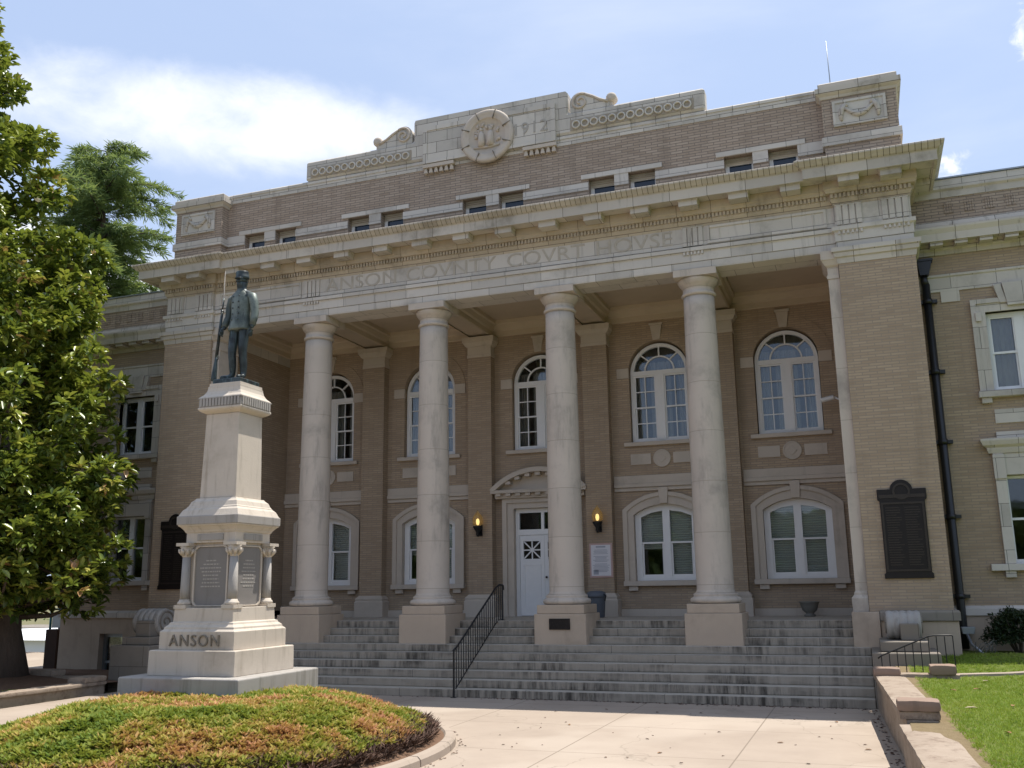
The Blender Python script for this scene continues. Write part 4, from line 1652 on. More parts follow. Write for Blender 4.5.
for s in (-1, 1):
    x0, x1 = (-0.674, 0.03) if s < 0 else (0.036, 0.674)
    g0, g1 = (x0 + 0.10, x1 - 0.11) if s < 0 else (x0 + 0.09, x1 - 0.09)
    gz0, gz1 = 3.02, 3.50
    mb = MB()
    mb.plate(rect(x0, x1, 1.50, 3.664), [rect(g0, g1, gz0, gz1)], DY + 0.08, DY + 0.125)
    mb.plate(rect(x0 + 0.10, x1 - 0.10, 1.66, 2.88), [rect(x0 + 0.135, x1 - 0.135, 1.695, 2.845)], DY + 0.066, DY + 0.081)
    gx, gz = (g0 + g1) / 2, (gz0 + gz1) / 2
    for k in range(4):
        a = k * PI / 4
        L = (g1 - g0) / 2 if k == 0 else ((gz1 - gz0) / 2 if k == 2 else math.hypot((g1 - g0) / 2, (gz1 - gz0) / 2) - 0.015)
        if k in (1, 3):
            a = math.atan2(gz1 - gz0, g1 - g0) if k == 1 else PI - math.atan2(gz1 - gz0, g1 - g0)
        c, s_ = math.cos(a), math.sin(a)
        w = 0.017
        mb.plate([(gx - c * L + s_ * w, gz - s_ * L - c * w), (gx + c * L + s_ * w, gz + s_ * L - c * w), (gx + c * L - s_ * w, gz + s_ * L + c * w), (gx - c * L - s_ * w, gz - s_ * L + c * w)], [], DY + 0.086 + k * 0.002, DY + 0.114 - k * 0.002)
    dr = mb.build('door', M['white'], HOUSE)
    mb = MB()
    mb.box(g0 - 0.01, g1 + 0.01, DY + 0.105, DY + 0.112, gz0 - 0.01, gz1 + 0.01)
    mb.build('pane', M['glass'], dr)
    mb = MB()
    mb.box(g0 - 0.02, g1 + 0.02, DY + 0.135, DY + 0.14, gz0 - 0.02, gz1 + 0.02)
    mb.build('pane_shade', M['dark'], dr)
    mb = MB()
    kx = 0.10 if s > 0 else -0.02
    mb.lathe([(0.012, 0), (0.012, 0.04), (0.03, 0.055), (0.03, 0.075), (0.01, 0.09)], 0, 0, 12, M=Matrix.Translation((kx, DY + 0.08, 2.52)) @ Matrix.Rotation(PI / 2, 4, 'X'))
    if s > 0:
        mb.build('handle', M['bronze_plaque'], dr)

# --- downspout on the right ------------------------------------------------------------------
mb = MB()
dx, dyy = 10.06, WY - 0.13
mb.tube([(dx, dyy, 8.75), (dx, dyy, 1.4), (dx, dyy, 0.9)], 0.085, 12)
mb.tube([(dx - 0.02, dyy + 0.02, 9.0), (dx - 0.02, dyy + 0.01, 8.85), (dx, dyy, 8.72)], [0.07, 0.075, 0.085], 12)
mb.plate([(dx - 0.10, 8.95), (dx + 0.08, 8.95), (dx + 0.17, 9.27), (dx - 0.14, 9.27)], [], dyy - 0.12, dyy + 0.10)
mb.box(dx - 0.16, dx + 0.19, dyy - 0.14, dyy + 0.11, 9.27, 9.32)
ds = mb.build('downspout', M['plain_iron'], HOUSE)
for z in (8.35, 6.75, 5.2, 3.6, 1.95):
    mb = MB()
    mb.box(dx - 0.20, dx + 0.20, dyy - 0.02, dyy + 0.125, z - 0.035, z + 0.035)
    mb.lathe([(0.105, z - 0.05), (0.105, z + 0.05)], dx, dyy, 12)
    mb.build('pipe_bracket', M['plain_iron'], ds)
# ================================================================== fittings on the courthouse


def mat_flame():
    t = NT('lantern_glass')
    n = t.noise(9, 2, 0.5)
    t.done((0.55, 0.30, 0.06), 0.25, 0.5)
    t.b.inputs['Emission Color'].default_value = (1.0, 0.50, 0.10, 1)
    t.b.inputs['Emission Strength'].default_value = 0.22
    return t.m


def mat_bulb():
    t = NT('lantern_bulb')
    t.done((0.9, 0.7, 0.3), 0.3, 0.3)
    t.b.inputs['Emission Color'].default_value = (1.0, 0.78, 0.42, 1)
    t.b.inputs['Emission Strength'].default_value = 1.7
    return t.m


def mat_amber():
    t = NT('amber_lantern_glass')
    out = [x for x in t.n if x.type == 'OUTPUT_MATERIAL'][0]
    tr = t.node('ShaderNodeBsdfTransparent')
    tr.inputs[0].default_value = (0.96, 0.84, 0.58, 1)
    t.done((0.30, 0.22, 0.10), 0.3, 0.5)
    t.b.inputs['Emission Color'].default_value = (1.0, 0.66, 0.28, 1)
    t.b.inputs['Emission Strength'].default_value = 0.06
    mx = t.node('ShaderNodeMixShader')
    mx.inputs[0].default_value = 0.45
    t.link(tr.outputs[0], mx.inputs[1])
    t.link(t.b.outputs[0], mx.inputs[2])
    t.link(mx.outputs[0], out.inputs['Surface'])
    return t.m


M['bulb'] = mat_bulb()
M['amber'] = mat_amber()

for s, lab in ((-1, 'lit amber glass wall lantern on the pilaster left of the white door'), (1, 'lit amber glass wall lantern on the pilaster above the notice board')):
    cx = s * SP / 2
    y0 = 3.10
    t = thing('wall_lantern', (cx, y0, 3.9), lab, 'lantern', 'lit lanterns beside the door')
    mb = MB()
    mb.box(cx - 0.07, cx + 0.07, y0 - 0.03, y0 - 0.002, 3.66, 3.98)
    mb.tube([(cx, y0 - 0.03, 3.74), (cx, y0 - 0.12, 3.70), (cx, y0 - 0.18, 3.76), (cx, y0 - 0.18, 3.86)], [0.03, 0.035, 0.035, 0.05], 8)
    mb.lathe([(0.03, 3.64), (0.05, 3.70), (0.045, 3.76), (0.10, 3.84), (0.135, 3.90), (0.13, 3.93), (0.06, 3.94)], cx, y0 - 0.18, 16)
    mb.build('bracket', M['iron'], t)
    mb = MB()
    mb.lathe([(0.07, 3.935), (0.125, 3.97), (0.15, 4.05), (0.135, 4.16), (0.09, 4.24), (0.05, 4.28)], cx, y0 - 0.18, 20, cap=False)
    mb.build('globe', M['amber'], t)
    mb = MB()
    mb.lathe([(0.0, 3.95), (0.035, 3.97), (0.05, 4.04), (0.04, 4.11), (0.0, 4.14)], cx, y0 - 0.18, 14, cap=False)
    mb.build('bulb', M['bulb'], t)
    mb = MB()
    mb.lathe([(0.065, 4.275), (0.05, 4.30), (0.02, 4.32), (0.015, 4.35), (0.0, 4.37)], cx, y0 - 0.18, 14)
    mb.build('cap', M['amber'], t)

t = thing('notice_board', (1.73, 3.09, 2.93), 'white printed notice board with pink border on the brick pilaster', 'notice board')
mb = MB()
mb.box(1.42, 2.04, 3.075, 3.098, 2.48, 3.37)
mb.build('frame', M['pink'], t)
mb = MB()
mb.box(1.465, 1.995, 3.068, 3.074, 2.525, 3.325)
mb.build('sheet', M['paper'], t)
mb = MB()
rs = random.Random(3)
for i in range(19):
    z = 3.22 - i * 0.033
    if i in (0, 5, 11):
        continue
    w = rs.uniform(0.30, 0.46)
    mb.box(1.73 - w / 2, 1.73 + w / 2, 3.0645, 3.0678, z, z + 0.013)
mb.box(1.60, 1.86, 3.0645, 3.0678, 3.255, 3.30)
mb.box(1.52, 1.66, 3.0645, 3.0678, 2.56, 2.68)
mb.build('print', M['greyink'], t)

t = thing('trash_can', (1.78, 2.3, 1.487), 'dark blue grey plastic trash can beside the third column plinth', 'trash can')
mb = MB()
mb.lathe([(0.19, 1.487), (0.20, 1.50), (0.235, 1.98), (0.24, 2.0), (0.1, 2.0)], 1.78, 2.3, 24)
mb.build('body', M['bin'], t)
mb = MB()
mb.lathe([(0.255, 1.985), (0.26, 2.03), (0.25, 2.06), (0.235, 2.10), (0.15, 2.14), (0.02, 2.15)], 1.78, 2.3, 24)
mb.build('lid', M['bin'], t)
mb = MB()
mb.tube([(1.53, 2.2, 1.9), (1.50, 2.2, 2.02), (1.56, 2.2, 2.06)], 0.016, 6)
mb.tube([(2.03, 2.2, 1.9), (2.06, 2.2, 2.02), (2.00, 2.2, 2.06)], 0.016, 6)
mb.build('handle', M['iron'], t)

t = thing('stone_urn', (6.92, 2.75, 1.487), 'low dark stone urn on the porch under the right arched window', 'urn')
mb = MB()
mb.lathe([(0.13, 1.487), (0.14, 1.52), (0.09, 1.55), (0.10, 1.57), (0.17, 1.63), (0.20, 1.72), (0.22, 1.80), (0.24, 1.81), (0.24, 1.835), (0.19, 1.835), (0.17, 1.78), (0.02, 1.77)], 6.92, 2.75, 24)
mb.build('bowl', M['urn'], t)
mb = MB()
mb.lathe([(0.165, 1.785), (0.10, 1.80), (0.0, 1.805)], 6.92, 2.75, 16, cap=False)
mb.build('soil', M['soil'], t)

for s, lab in ((1, 'dark bronze memorial tablet with rounded crest on the right brick pier'), (-1, 'dark bronze memorial tablet on the left pier, partly behind the monument')):
    cx = s * 9.08
    y0 = PF
    t = thing('memorial_tablet', (cx, y0, 2.3), lab, 'plaque', 'bronze tablets on the piers')
    mb = MB()
    out = [(cx - 0.46, 2.33), (cx + 0.46, 2.33), (cx + 0.46, 2.42), (cx + 0.43, 2.45), (cx + 0.43, 3.88), (cx + 0.47, 3.92), (cx + 0.47, 4.13), (cx + 0.24, 4.13)]
    out += arc(cx, 4.10, 0.22, 0.10, PI - 0.10, 12)
    out += [(cx - 0.24, 4.13), (cx - 0.47, 4.13), (cx - 0.47, 3.92), (cx - 0.43, 3.88), (cx - 0.43, 2.45), (cx - 0.46, 2.42)]
    mb.plate(out, [], y0 - 0.05, y0 - 0.002)
    mb.build('slab', M['bronze_plaque'], t, 0.006)
    mb = MB()
    mb.plate(rect(cx - 0.41, cx + 0.41, 2.47, 3.86), [rect(cx - 0.37, cx + 0.37, 2.51, 3.82)], y0 - 0.065, y0 - 0.049)
    mb.plate(arc(cx, 4.08, 0.17, 0, 2 * PI, 20)[:-1], [arc(cx, 4.08, 0.13, 0, 2 * PI, 20)[:-1]], y0 - 0.065, y0 - 0.049)
    mb.plate(rect(cx - 0.44, cx + 0.44, 3.95, 4.02), [], y0 - 0.06, y0 - 0.049)
    mb.build('border', M['bronze_worn'], t)
    mb = MB()
    rs = random.Random(5)
    for i in range(24):
        z = 3.74 - i * 0.05
        for a in (-0.33, 0.03):
            w = rs.uniform(0.2, 0.3)
            mb.box(cx + a, cx + a + w, y0 - 0.056, y0 - 0.049, z, z + 0.02)
    mb.build('raised_lines', M['bronze_worn'], t)

t = thing('dedication_plaque', (1.70, -0.612, 1.44), 'small dark bronze plaque on the third column plinth from the left', 'plaque')
mb = MB()
mb.box(1.46, 1.95, -0.635, -0.6105, 1.32, 1.56)
mb.build('plate', M['bronze_plaque'], t, 0.004)
mb = MB()
mb.plate(rect(1.47, 1.94, 1.33, 1.55), [rect(1.49, 1.92, 1.35, 1.53)], -0.642, -0.634)
for i in range(5):
    mb.box(1.53, 1.53 + (0.34, 0.30, 0.35, 0.27, 0.32)[i], -0.641, -0.634, 1.50 - i * 0.034, 1.512 - i * 0.034)
mb.build('border', M['bronze_plaque'], t)

t = thing('security_camera', (7.95, 2.9, 6.76), 'small pale security camera by the right end of the porch', 'camera')
mb = MB()
CMX = Matrix.Translation((7.86, 2.95, 6.78)) @ Matrix.Rotation(math.radians(-100), 4, 'Y') @ Matrix.Rotation(math.radians(0), 4, 'X')
mb.lathe([(0.055, -0.02), (0.06, 0.0), (0.06, 0.28), (0.05, 0.30)], 0, 0, 14, M=CMX)
mb.build('housing', M['white'], t)
mb = MB()
mb.tube([(7.86, 2.97, 6.80), (8.05, 2.98, 6.70), (8.26, 2.98, 6.70)], 0.025, 8)
mb.build('arm', M['white'], t)

t = thing('antenna_mast', (8.45, 0.9, 13.46), 'thin grey antenna mast on the right corner of the roof', 'antenna')
mb = MB()
mb.tube([(8.45, 0.9, 13.45), (8.45, 0.9, 14.3), (8.44, 0.9, 15.3)], [0.016, 0.014, 0.008], 6)
mb.build('rod', M['flash'], t)
mb = MB()
mb.lathe([(0.06, 13.461), (0.06, 13.49), (0.03, 13.55)], 8.45, 0.9, 10)
mb.build('foot', M['flash'], t)

# ================================================================== stair railing
t = thing('stair_railing', (-0.12, -2.3, 0), 'black iron railing up the middle of the front steps', 'railing')
rx = -0.13
ya, yb = -2.36, 0.62


def step_h(y):
    n = math.floor((y - Y1) / T) + 1
    return max(0, min(9, n)) * R


sl = R / T


def rail_z(y):
    return 0.98 + max(0.0, (y - Y1)) * sl if y < 0.30 else 0.98 + (0.30 - Y1) * sl


mb = MB()
pts = [(rx, ya, 0.96), (rx, ya + 0.1, 1.0)] + [(rx, y, rail_z(y)) for y in np.linspace(Y1 + 0.12, yb, 14)]
pts += [(rx, yb + 0.06, pts[-1][2] - 0.02), (rx, yb + 0.08, pts[-1][2] - 0.12)]
mb.tube(pts, 0.022, 8)
mb.build('handrail', M['iron'], t)
mb = MB()
mb.tube([(rx, y, rail_z(y) - 0.82 + (0.0 if y < 0.3 else 0)) for y in np.linspace(Y1 + 0.02, yb, 12)], 0.014, 6)
mb.build('lower_rail', M['iron'], t)
for y in (ya + 0.02, yb):
    mb = MB()
    zb = step_h(y) if y > Y1 else 0.0
    mb.box(rx - 0.016, rx + 0.016, y - 0.016, y + 0.016, zb, (0.97 if y < Y1 else rail_z(y)))
    mb.box(rx - 0.05, rx + 0.05, y - 0.05, y + 0.05, zb, zb + 0.012)
    mb.build('post', M['iron'], t)
nb = 22
for i in range(1, nb):
    y = ya + 0.02 + (yb - ya - 0.02) * i / nb
    mb = MB()
    mb.box(rx - 0.008, rx + 0.008, y - 0.008, y + 0.008, rail_z(y) - 0.82, rail_z(y) - 0.005)
    mb.build('baluster', M['iron'], t)

# ================================================================== stone scrolls on their blocks, both ends of the steps


def volute_stone(px, py, z0, width, rad, name_lab):
    """a console stone lying on its side: a rolled, ribbed end and a stepped block in front"""
    t = thing('carved_scroll_stone', (px, py, z0), name_lab, 'carved stone', 'carved scroll stones beside the steps')
    mb = MB()
    n = 34
    pts = []
    for k in range(n):
        a = -PI / 2 + PI * 1.15 * k / (n - 1)
        pts.append((py - 0.10 + rad * math.cos(a) * 1.0, z0 + rad + rad * math.sin(a)))
    # ribs: a scalloped section swept along the roll
    m = 29
    vs, fs = [], []
    for i in range(m):
        f = i / (m - 1)
        x = px - width / 2 + width * f
        rr = 1.0 - 0.10 * abs(math.sin(f * PI * 5)) ** 0.5
        rr = 0.90 + 0.10 * abs(math.sin(f * PI * 5)) ** 0.6
        for (y, z) in pts:
            vs.append((x, py - 0.10 - (y - (py - 0.10)) * rr, z0 + rad + (z - z0 - rad) * rr))
        vs.append((x, py + 0.55, z0 + rad * 1.6))
        vs.append((x, py + 0.55, z0))
    q = n + 2
    for i in range(m - 1):
        for k in range(q):
            a, b = i * q + k, i * q + (k + 1) % q
            fs.append((a, b, b + q, a + q))
    fs.append(tuple(range(q))[::-1])
    fs.append(tuple((m - 1) * q + k for k in range(q)))
    mb.add(vs, fs)
    mb.build('ribbed_roll', M['monument_grey'], t)  # paler than the blocks: sunlight on the ribs put into the colour
    mb = MB()
    for s in (-1, 1):
        sp = []
        for i in range(30):
            a = i * 0.36
            r = (rad - 0.04) * (1 - i / 34)
            sp.append((px + s * (width / 2 + 0.005), py - 0.10 + r * math.cos(a), z0 + rad + r * math.sin(a)))
        mb.tube(sp, 0.025, 6)
    mb.build('volute', M['granite'], t)
    mb = MB()
    mb.box(px - width * 0.12, px + width * 0.42, py - 0.10 - rad - 0.16, py - 0.10 - rad * 0.4, z0, z0 + rad * 1.15)
    mb.build('front_block', M['granite'], t, 0.02)
    return t


for s, lab in ((1, 'stepped granite block at the right end of the front steps'), (-1, 'stepped granite block behind the left side of the monument')):
    cx = s * 8.90
    t = thing('granite_block', (cx, -1.6, 0), lab, 'stone block', 'granite blocks at the ends of the steps')
    mb = MB()
    x0, x1 = sorted((s * 8.245, s * 9.42))
    mb.box(x0, x1, -2.25, PF - 0.10, -0.3, 0.99)
    mb.build('base_block', M['granite'], t, 0.02)
    mb = MB()
    x0, x1 = sorted((s * 8.40, s * 9.25))
    mb.box(x0, x1, -2.05, PF - 0.10, 0.992, 1.18)
    mb.build('upper_slab', M['granite'], t, 0.02)
volute_stone(8.86, -1.18, 1.182, 0.62, 0.27, 'ribbed grey scroll stone on the granite block below the right tablet')
volute_stone(-8.95, -1.22, 1.182, 0.80, 0.34, 'ribbed grey scroll stone on the granite block below the left tablet')

# ================================================================== right: wall, lawn, railing, shrub
LAWN = [(8.60, -30), (8.60, -3.55), (8.60, -0.4), (30, -0.4), (60, -0.4), (60, -30)]


def lawn_z(x, y):
    base = 0.60 + 0.24 * smooth01((y + 5.5) / 5.0) - 0.14 * smooth01((-y - 6.0) / 12)
    return base + 0.02 * math.sin(x * 1.3 + y * 0.7)


mb = MB()
gx = list(np.linspace(8.63, 16, 26)) + [20, 28, 45, 80]
gy = [-40, -32, -27] + list(np.linspace(-23, 0.9, 40))
mb.add([(x, y, lawn_z(x, y)) for y in gy for x in gx], [(j * len(gx) + i, j * len(gx) + i + 1, (j + 1) * len(gx) + i + 1, (j + 1) * len(gx) + i) for j in range(len(gy) - 1) for i in range(len(gx) - 1)], True)
gy2 = [0.9, 3, 8, 16, 40]
mb.add([(x, y, lawn_z(x, y)) for y in gy2 for x in (14.0, 20, 40, 80)], [(j * 4 + i, j * 4 + i + 1, (j + 1) * 4 + i + 1, (j + 1) * 4 + i) for j in range(4) for i in range(3)], True)
tag(mb.build('lawn', M['turf']), kind='structure')
mb = MB()
mb.add([(9.50, -3.36, lawn_z(9.5, -3.2) + 0.03), (15, -1.5, lawn_z(15, -1.5) + 0.05), (15, -1.25, lawn_z(15, -1.3) + 0.05), (9.50, -3.12, lawn_z(9.5, -3.1) + 0.03)], [(0, 1, 2, 3)])
mb.v = mb.v
mb2 = MB()
for k in range(6):
    a, b = k / 6, (k + 1) / 6
    pa = (9.50 + 5.5 * a, -3.36 + 1.75 * a)
    pb = (9.50 + 5.5 * b, -3.36 + 1.75 * b)
    za, zb = lawn_z(*pa) + 0.035, lawn_z(*pb) + 0.035
    mb2.add([(pa[0], pa[1], za), (pb[0], pb[1], zb), (pb[0] - 0.05, pb[1] + 0.22, zb), (pa[0] - 0.05, pa[1] + 0.22, za),
             (pa[0], pa[1], za - 0.2), (pb[0], pb[1], zb - 0.2), (pb[0] - 0.05, pb[1] + 0.22, zb - 0.2), (pa[0] - 0.05, pa[1] + 0.22, za - 0.2)],
            [(0, 1, 2, 3), (0, 4, 5, 1), (3, 2, 6, 7)])
tag(mb2.build('garden_path', M['concrete']), kind='structure')


def rough_block(mb, x0, x1, y0, y1, z0, z1, n=(4, 6, 2), amp=0.012, seed=1, slant=0.0):
    amp *= 0.42
    """a weathered block: subdivided box with uneven faces; slant shifts x with y"""
    rs = random.Random(seed)
    nx, ny, nz = n
    idx = {}
    vs = []
    for i in range(nx + 1):
        for j in range(ny + 1):
            for k in range(nz + 1):
                if i in (0, nx) or j in (0, ny) or k in (0, nz):
                    idx[(i, j, k)] = len(vs)
                    y = y0 + (y1 - y0) * j / ny
                    ed = (i in (0, nx)) + (j in (0, ny)) + (k in (0, nz))
                    sh = -amp * 0.9 * (ed - 1)
                    x = x0 + (x1 - x0) * i / nx + slant * (y - y1)
                    z = z0 + (z1 - z0) * k / nz
                    x += (sh if i == nx else -sh if i == 0 else 0) + rs.uniform(-amp, amp) * 0.6
                    z += (sh if k == nz else 0) + rs.uniform(-amp, amp) * 0.5
                    y += (sh if j == ny else -sh if j == 0 else 0)
                    vs.append((x, y, z))
    fs = []

    def q(a, b, c, d):
        fs.append((idx[a], idx[b], idx[c], idx[d]))
    for i in range(nx):
        for j in range(ny):
            q((i, j, nz), (i + 1, j, nz), (i + 1, j + 1, nz), (i, j + 1, nz))
            q((i, j, 0), (i, j + 1, 0), (i + 1, j + 1, 0), (i + 1, j, 0))
    for i in range(nx):
        for k in range(nz):
            q((i, 0, k), (i + 1, 0, k), (i + 1, 0, k + 1), (i, 0, k + 1))
            q((i, ny, k), (i, ny, k + 1), (i + 1, ny, k + 1), (i + 1, ny, k))
    for j in range(ny):
        for k in range(nz):
            q((0, j, k), (0, j, k + 1), (0, j + 1, k + 1), (0, j + 1, k))
            q((nx, j, k), (nx, j + 1, k), (nx, j + 1, k + 1), (nx, j, k + 1))
    mb.add(vs, fs, True)
    return mb


t = thing('garden_wall', (8.45, -5, 0), 'low weathered concrete wall with rounded cap blocks between walk and lawn', 'wall')
SLW = -0.052
mb = MB()
rough_block(mb, 8.27, 8.66, -8.35, -2.30, -0.25, 0.60, (4, 26, 4), 0.014, 2, SLW)
mb.build('upper_run', M['wallstone'], t, sharp=38)
mb = MB()
rough_block(mb, 8.53, 8.96, -14.5, -8.36, -0.25, 0.46, (4, 26, 4), 0.014, 3, SLW)
mb.build('lower_run', M['wallstone'], t, sharp=38)
mb = MB()
rough_block(mb, 8.22, 8.70, -8.33, -2.60, 0.60, 0.70, (4, 24, 2), 0.016, 4, SLW)
mb.build('upper_coping', M['wallstone'], t, sharp=38)
mb = MB()
rough_block(mb, 8.49, 9.01, -14.4, -8.37, 0.46, 0.56, (4, 24, 2), 0.018, 5, SLW)
mb.build('lower_coping', M['wallstone'], t, sharp=38)
mb = MB()
rough_block(mb, 8.50, 9.00, -8.36, -7.95, 0.702, 0.83, (5, 5, 3), 0.022, 6)
mb.build('cap_block', M['capstone'], t, sharp=38)
mb = MB()
rough_block(mb, 8.24, 8.68, -3.62, -3.22, 0.702, 0.83, (5, 5, 3), 0.022, 7)
mb.build('cap_block', M['capstone'], t, sharp=38)
mb = MB()
rough_block(mb, 8.66, 9.60, -3.62, -3.25, 0.2, 0.74, (8, 4, 3), 0.012, 8)
mb.build('return_run', M['wallstone'], t, sharp=38)
mb = MB()
rough_block(mb, 9.14, 9.55, -3.66, -3.22, 0.742, 0.89, (5, 5, 3), 0.02, 9)
mb.build('cap_block', M['capstone'], t, sharp=38)

t = thing('garden_railing', (9.0, -3.1, 0.7), 'short black iron railing beside the lawn in front of the granite block', 'railing')
ry = -3.08


def gr_z(x):
    return 0.98 + (min(x, 9.19) - 8.36) / (9.19 - 8.36) * 0.35


mb = MB()
mb.tube([(8.34, ry, 0.95), (8.40, ry, gr_z(8.40)), (8.8, ry, gr_z(8.8)), (9.19, ry, gr_z(9.19)), (9.28, ry, 1.345), (9.56, ry, 1.35), (9.585, ry, 1.33)], 0.014, 6)
mb.build('handrail', M['iron'], t)
for i in range(10):
    x = 8.40 + i * 0.131
    mb = MB()
    mb.box(x - 0.008, x + 0.008, ry - 0.008, ry + 0.008, lawn_z(x, ry) - 0.1, gr_z(x))
    mb.build('baluster', M['iron'], t)

# ================================================================== the monument
mx, my = -1.563, -8.31
MON = thing('soldiers_monument', (mx, my, 0.6), 'tall pale stone monument lettered ANSON, on the planted island', 'monument')
mb = MB()
mb.stack(mx, my, [(1.10, 0.25), (1.10, 0.985), (1.085, 1.0)])
mb.build('base', M['monument_grey'], MON, 0.012)
mb = MB()
mb.stack(mx, my, [(0.805, 1.001), (0.80, 1.37), (0.79, 1.38)])
mb.build('second_step', M['monument'], MON, 0.01)
mb = MB()
mb.stack(mx, my, [(0.70, 1.381), (0.70, 1.655), (0.69, 1.665), (0.66, 1.69), (0.655, 1.72), (0.61, 1.76), (0.60, 1.79), (0.565, 1.80), (0.555, 2.015)])
mb.build('die', M['monument'], MON, 0.005)
mb = MB()
text_mb(mb, 'ANSON', 0.25, mx - 0.02, my - 0.712, 1.44, 0.024, spacing=1.16)
mb.build('name_letters', M['letter_dark'], MON)
# column stage: core, tablets, four pairs of corner columns
mb = MB()
mb.stack(mx, my, [(0.40, 2.016), (0.40, 3.05)])
CORE = mb.build('core', M['monument'], MON)
for k in range(4):
    a = k * PI / 2
    c, s_ = round(math.cos(a)), round(math.sin(a))

    def RT(x, y):
        return (mx + c * x - s_ * y, my + s_ * x + c * y)
    Rm = Matrix.Translation((mx, my, 0)) @ Matrix.Rotation(a, 4, 'Z')
    rr, w0, z0, z1 = 0.09, 0.305, 2.05, 2.97
    lp = arc(w0 - rr, z1 - rr, rr, 0, PI / 2, 6) + arc(-w0 + rr, z1 - rr, rr, PI / 2, PI, 6) + arc(-w0 + rr, z0 + rr, rr, PI, 1.5 * PI, 6) + arc(w0 - rr, z0 + rr, rr, 1.5 * PI, 2 * PI, 6)
    lo = [(x * 1.09, (z - 2.51) * 1.035 + 2.51) for x, z in lp]
    mb = MB()
    mb.plate(lo, [lp], -0.435, -0.395)
    mb.v = [tuple(Rm @ Vector(v)) for v in mb.v]
    mb.build('tablet_rim', M['monument'], CORE)
    mb = MB()
    mb.plate(lp, [], -0.415, -0.396)
    mb.v = [tuple(Rm @ Vector(v)) for v in mb.v]
    tb = mb.build('tablet', M['tablet'], CORE)
    mb = MB()
    rs = random.Random(20 + k)
    for i in range(8):
        w = rs.uniform(0.26, 0.42) if i else 0.2
        z = 2.74 - i * 0.058
        x = -w / 2
        while x < w / 2:
            ww = rs.uniform(0.02, 0.06)
            mb.box(x, min(x + ww, w / 2), -0.419, -0.414, z, z + 0.02)
            x += ww + 0.014
    mb.v = [tuple(Rm @ Vector(v)) for v in mb.v]
    mb.build('tablet_lettering', M['letter_mid'], CORE)
for sx in (-1, 1):
    for sy in (-1, 1):
        cx, cy = mx + sx * 0.455, my + sy * 0.455
        mb = MB()
        mb.lathe([(0.076, 2.14), (0.074, 2.3), (0.066, 2.82)], cx, cy, 20)
        mc = mb.build('corner_column', M['monument_grey'], MON)
        mb = MB()
        mb.stack(cx, cy, [(0.115, 2.0), (0.115, 2.06)])
        mb.lathe([(0.105, 2.061), (0.112, 2.085), (0.10, 2.11), (0.085, 2.12), (0.08, 2.145)], cx, cy, 20)
        mb.build('column_base', M['monument'], mc)
        mb = MB()
        mb.lathe([(0.067, 2.81), (0.078, 2.83), (0.07, 2.845), (0.085, 2.89), (0.115, 2.93), (0.10, 2.95), (0.125, 2.985)], cx, cy, 16)
        for q in range(8):
            a = q * PI / 4
            mb.tube([(cx + 0.07 * math.cos(a), cy + 0.07 * math.sin(a), 2.84), (cx + 0.115 * math.cos(a), cy + 0.115 * math.sin(a), 2.90), (cx + 0.13 * math.cos(a), cy + 0.13 * math.sin(a), 2.94)], [0.02, 0.028, 0.012], 6)
        mb.stack(cx, cy, [(0.125, 2.986), (0.125, 3.035)])
        mb.build('column_capital', M['monument'], mc)
mb = MB()
mb.stack(mx, my, [(0.47, 3.036), (0.47, 3.19), (0.49, 3.21), (0.50, 3.235), (0.545, 3.29), (0.57, 3.305), (0.575, 3.325)])
mb.build('frieze', M['monument'], MON)
for k in range(4):
    mb = MB()
    a = k * PI / 2
    Rm = Matrix.Translation((mx, my, 0)) @ Matrix.Rotation(a, 4, 'Z')
    m2 = MB()
    m2.box(-0.25, 0.25, -0.488, -0.46, 3.07, 3.17)
    mb.add([tuple(Rm @ Vector(v)) for v in m2.v], m2.f)
    mb.build('frieze_panel', M['monument_grey'], MON, 0.006)
mb = MB()
mb.stack(mx, my, [(0.59, 3.326), (0.592, 3.455), (0.585, 3.465)])
mb.build('cornice_slab', M['monument_grey'], MON, 0.008)
mb = MB()
mb.stack(mx, my, [(0.575, 3.466), (0.53, 3.56), (0.49, 3.595), (0.487, 3.61), (0.47, 3.625), (0.44, 3.70), (0.40, 3.735), (0.385, 3.76)])
mb.build('shaft_base', M['monument'], MON)
mb = MB()
mb.stack(mx, my, [(0.352, 3.761), (0.325, 5.17)])
mb.build('shaft', M['monument'], MON, 0.012)
mb = MB()
mb.stack(mx, my, [(0.325, 5.171), (0.36, 5.19), (0.40, 5.21), (0.425, 5.235), (0.43, 5.255), (0.425, 5.27)])
mb.stack(mx, my, [(0.425, 5.43), (0.415, 5.45), (0.37, 5.49), (0.335, 5.55), (0.322, 5.61), (0.322, 5.64), (0.31, 5.645), (0.308, 5.695)])
CAPM = mb.build('shaft_cap', M['monument'], MON)
mb = MB()
mb.stack(mx, my, [(0.418, 5.271), (0.418, 5.429)])
for k in range(4):
    a = k * PI / 2
    Rm = Matrix.Translation((mx, my, 0)) @ Matrix.Rotation(a, 4, 'Z')
    m2 = MB()
    for i in range(13):
        x = -0.40 + 0.8 * (i + 0.5) / 13
        m2.box(x - 0.021, x + 0.021, -0.436, -0.417, 5.285, 5.415)
    m2.box(-0.433, 0.433, -0.436, -0.4175, 5.416, 5.431)
    mb.add([tuple(Rm @ Vector(v)) for v in m2.v], m2.f)
mb.build('dentil_band', M['monument_grey'], CAPM)

# ---------------------------------------------------------------- the bronze soldier
mb = MB()
SZ = 5.78


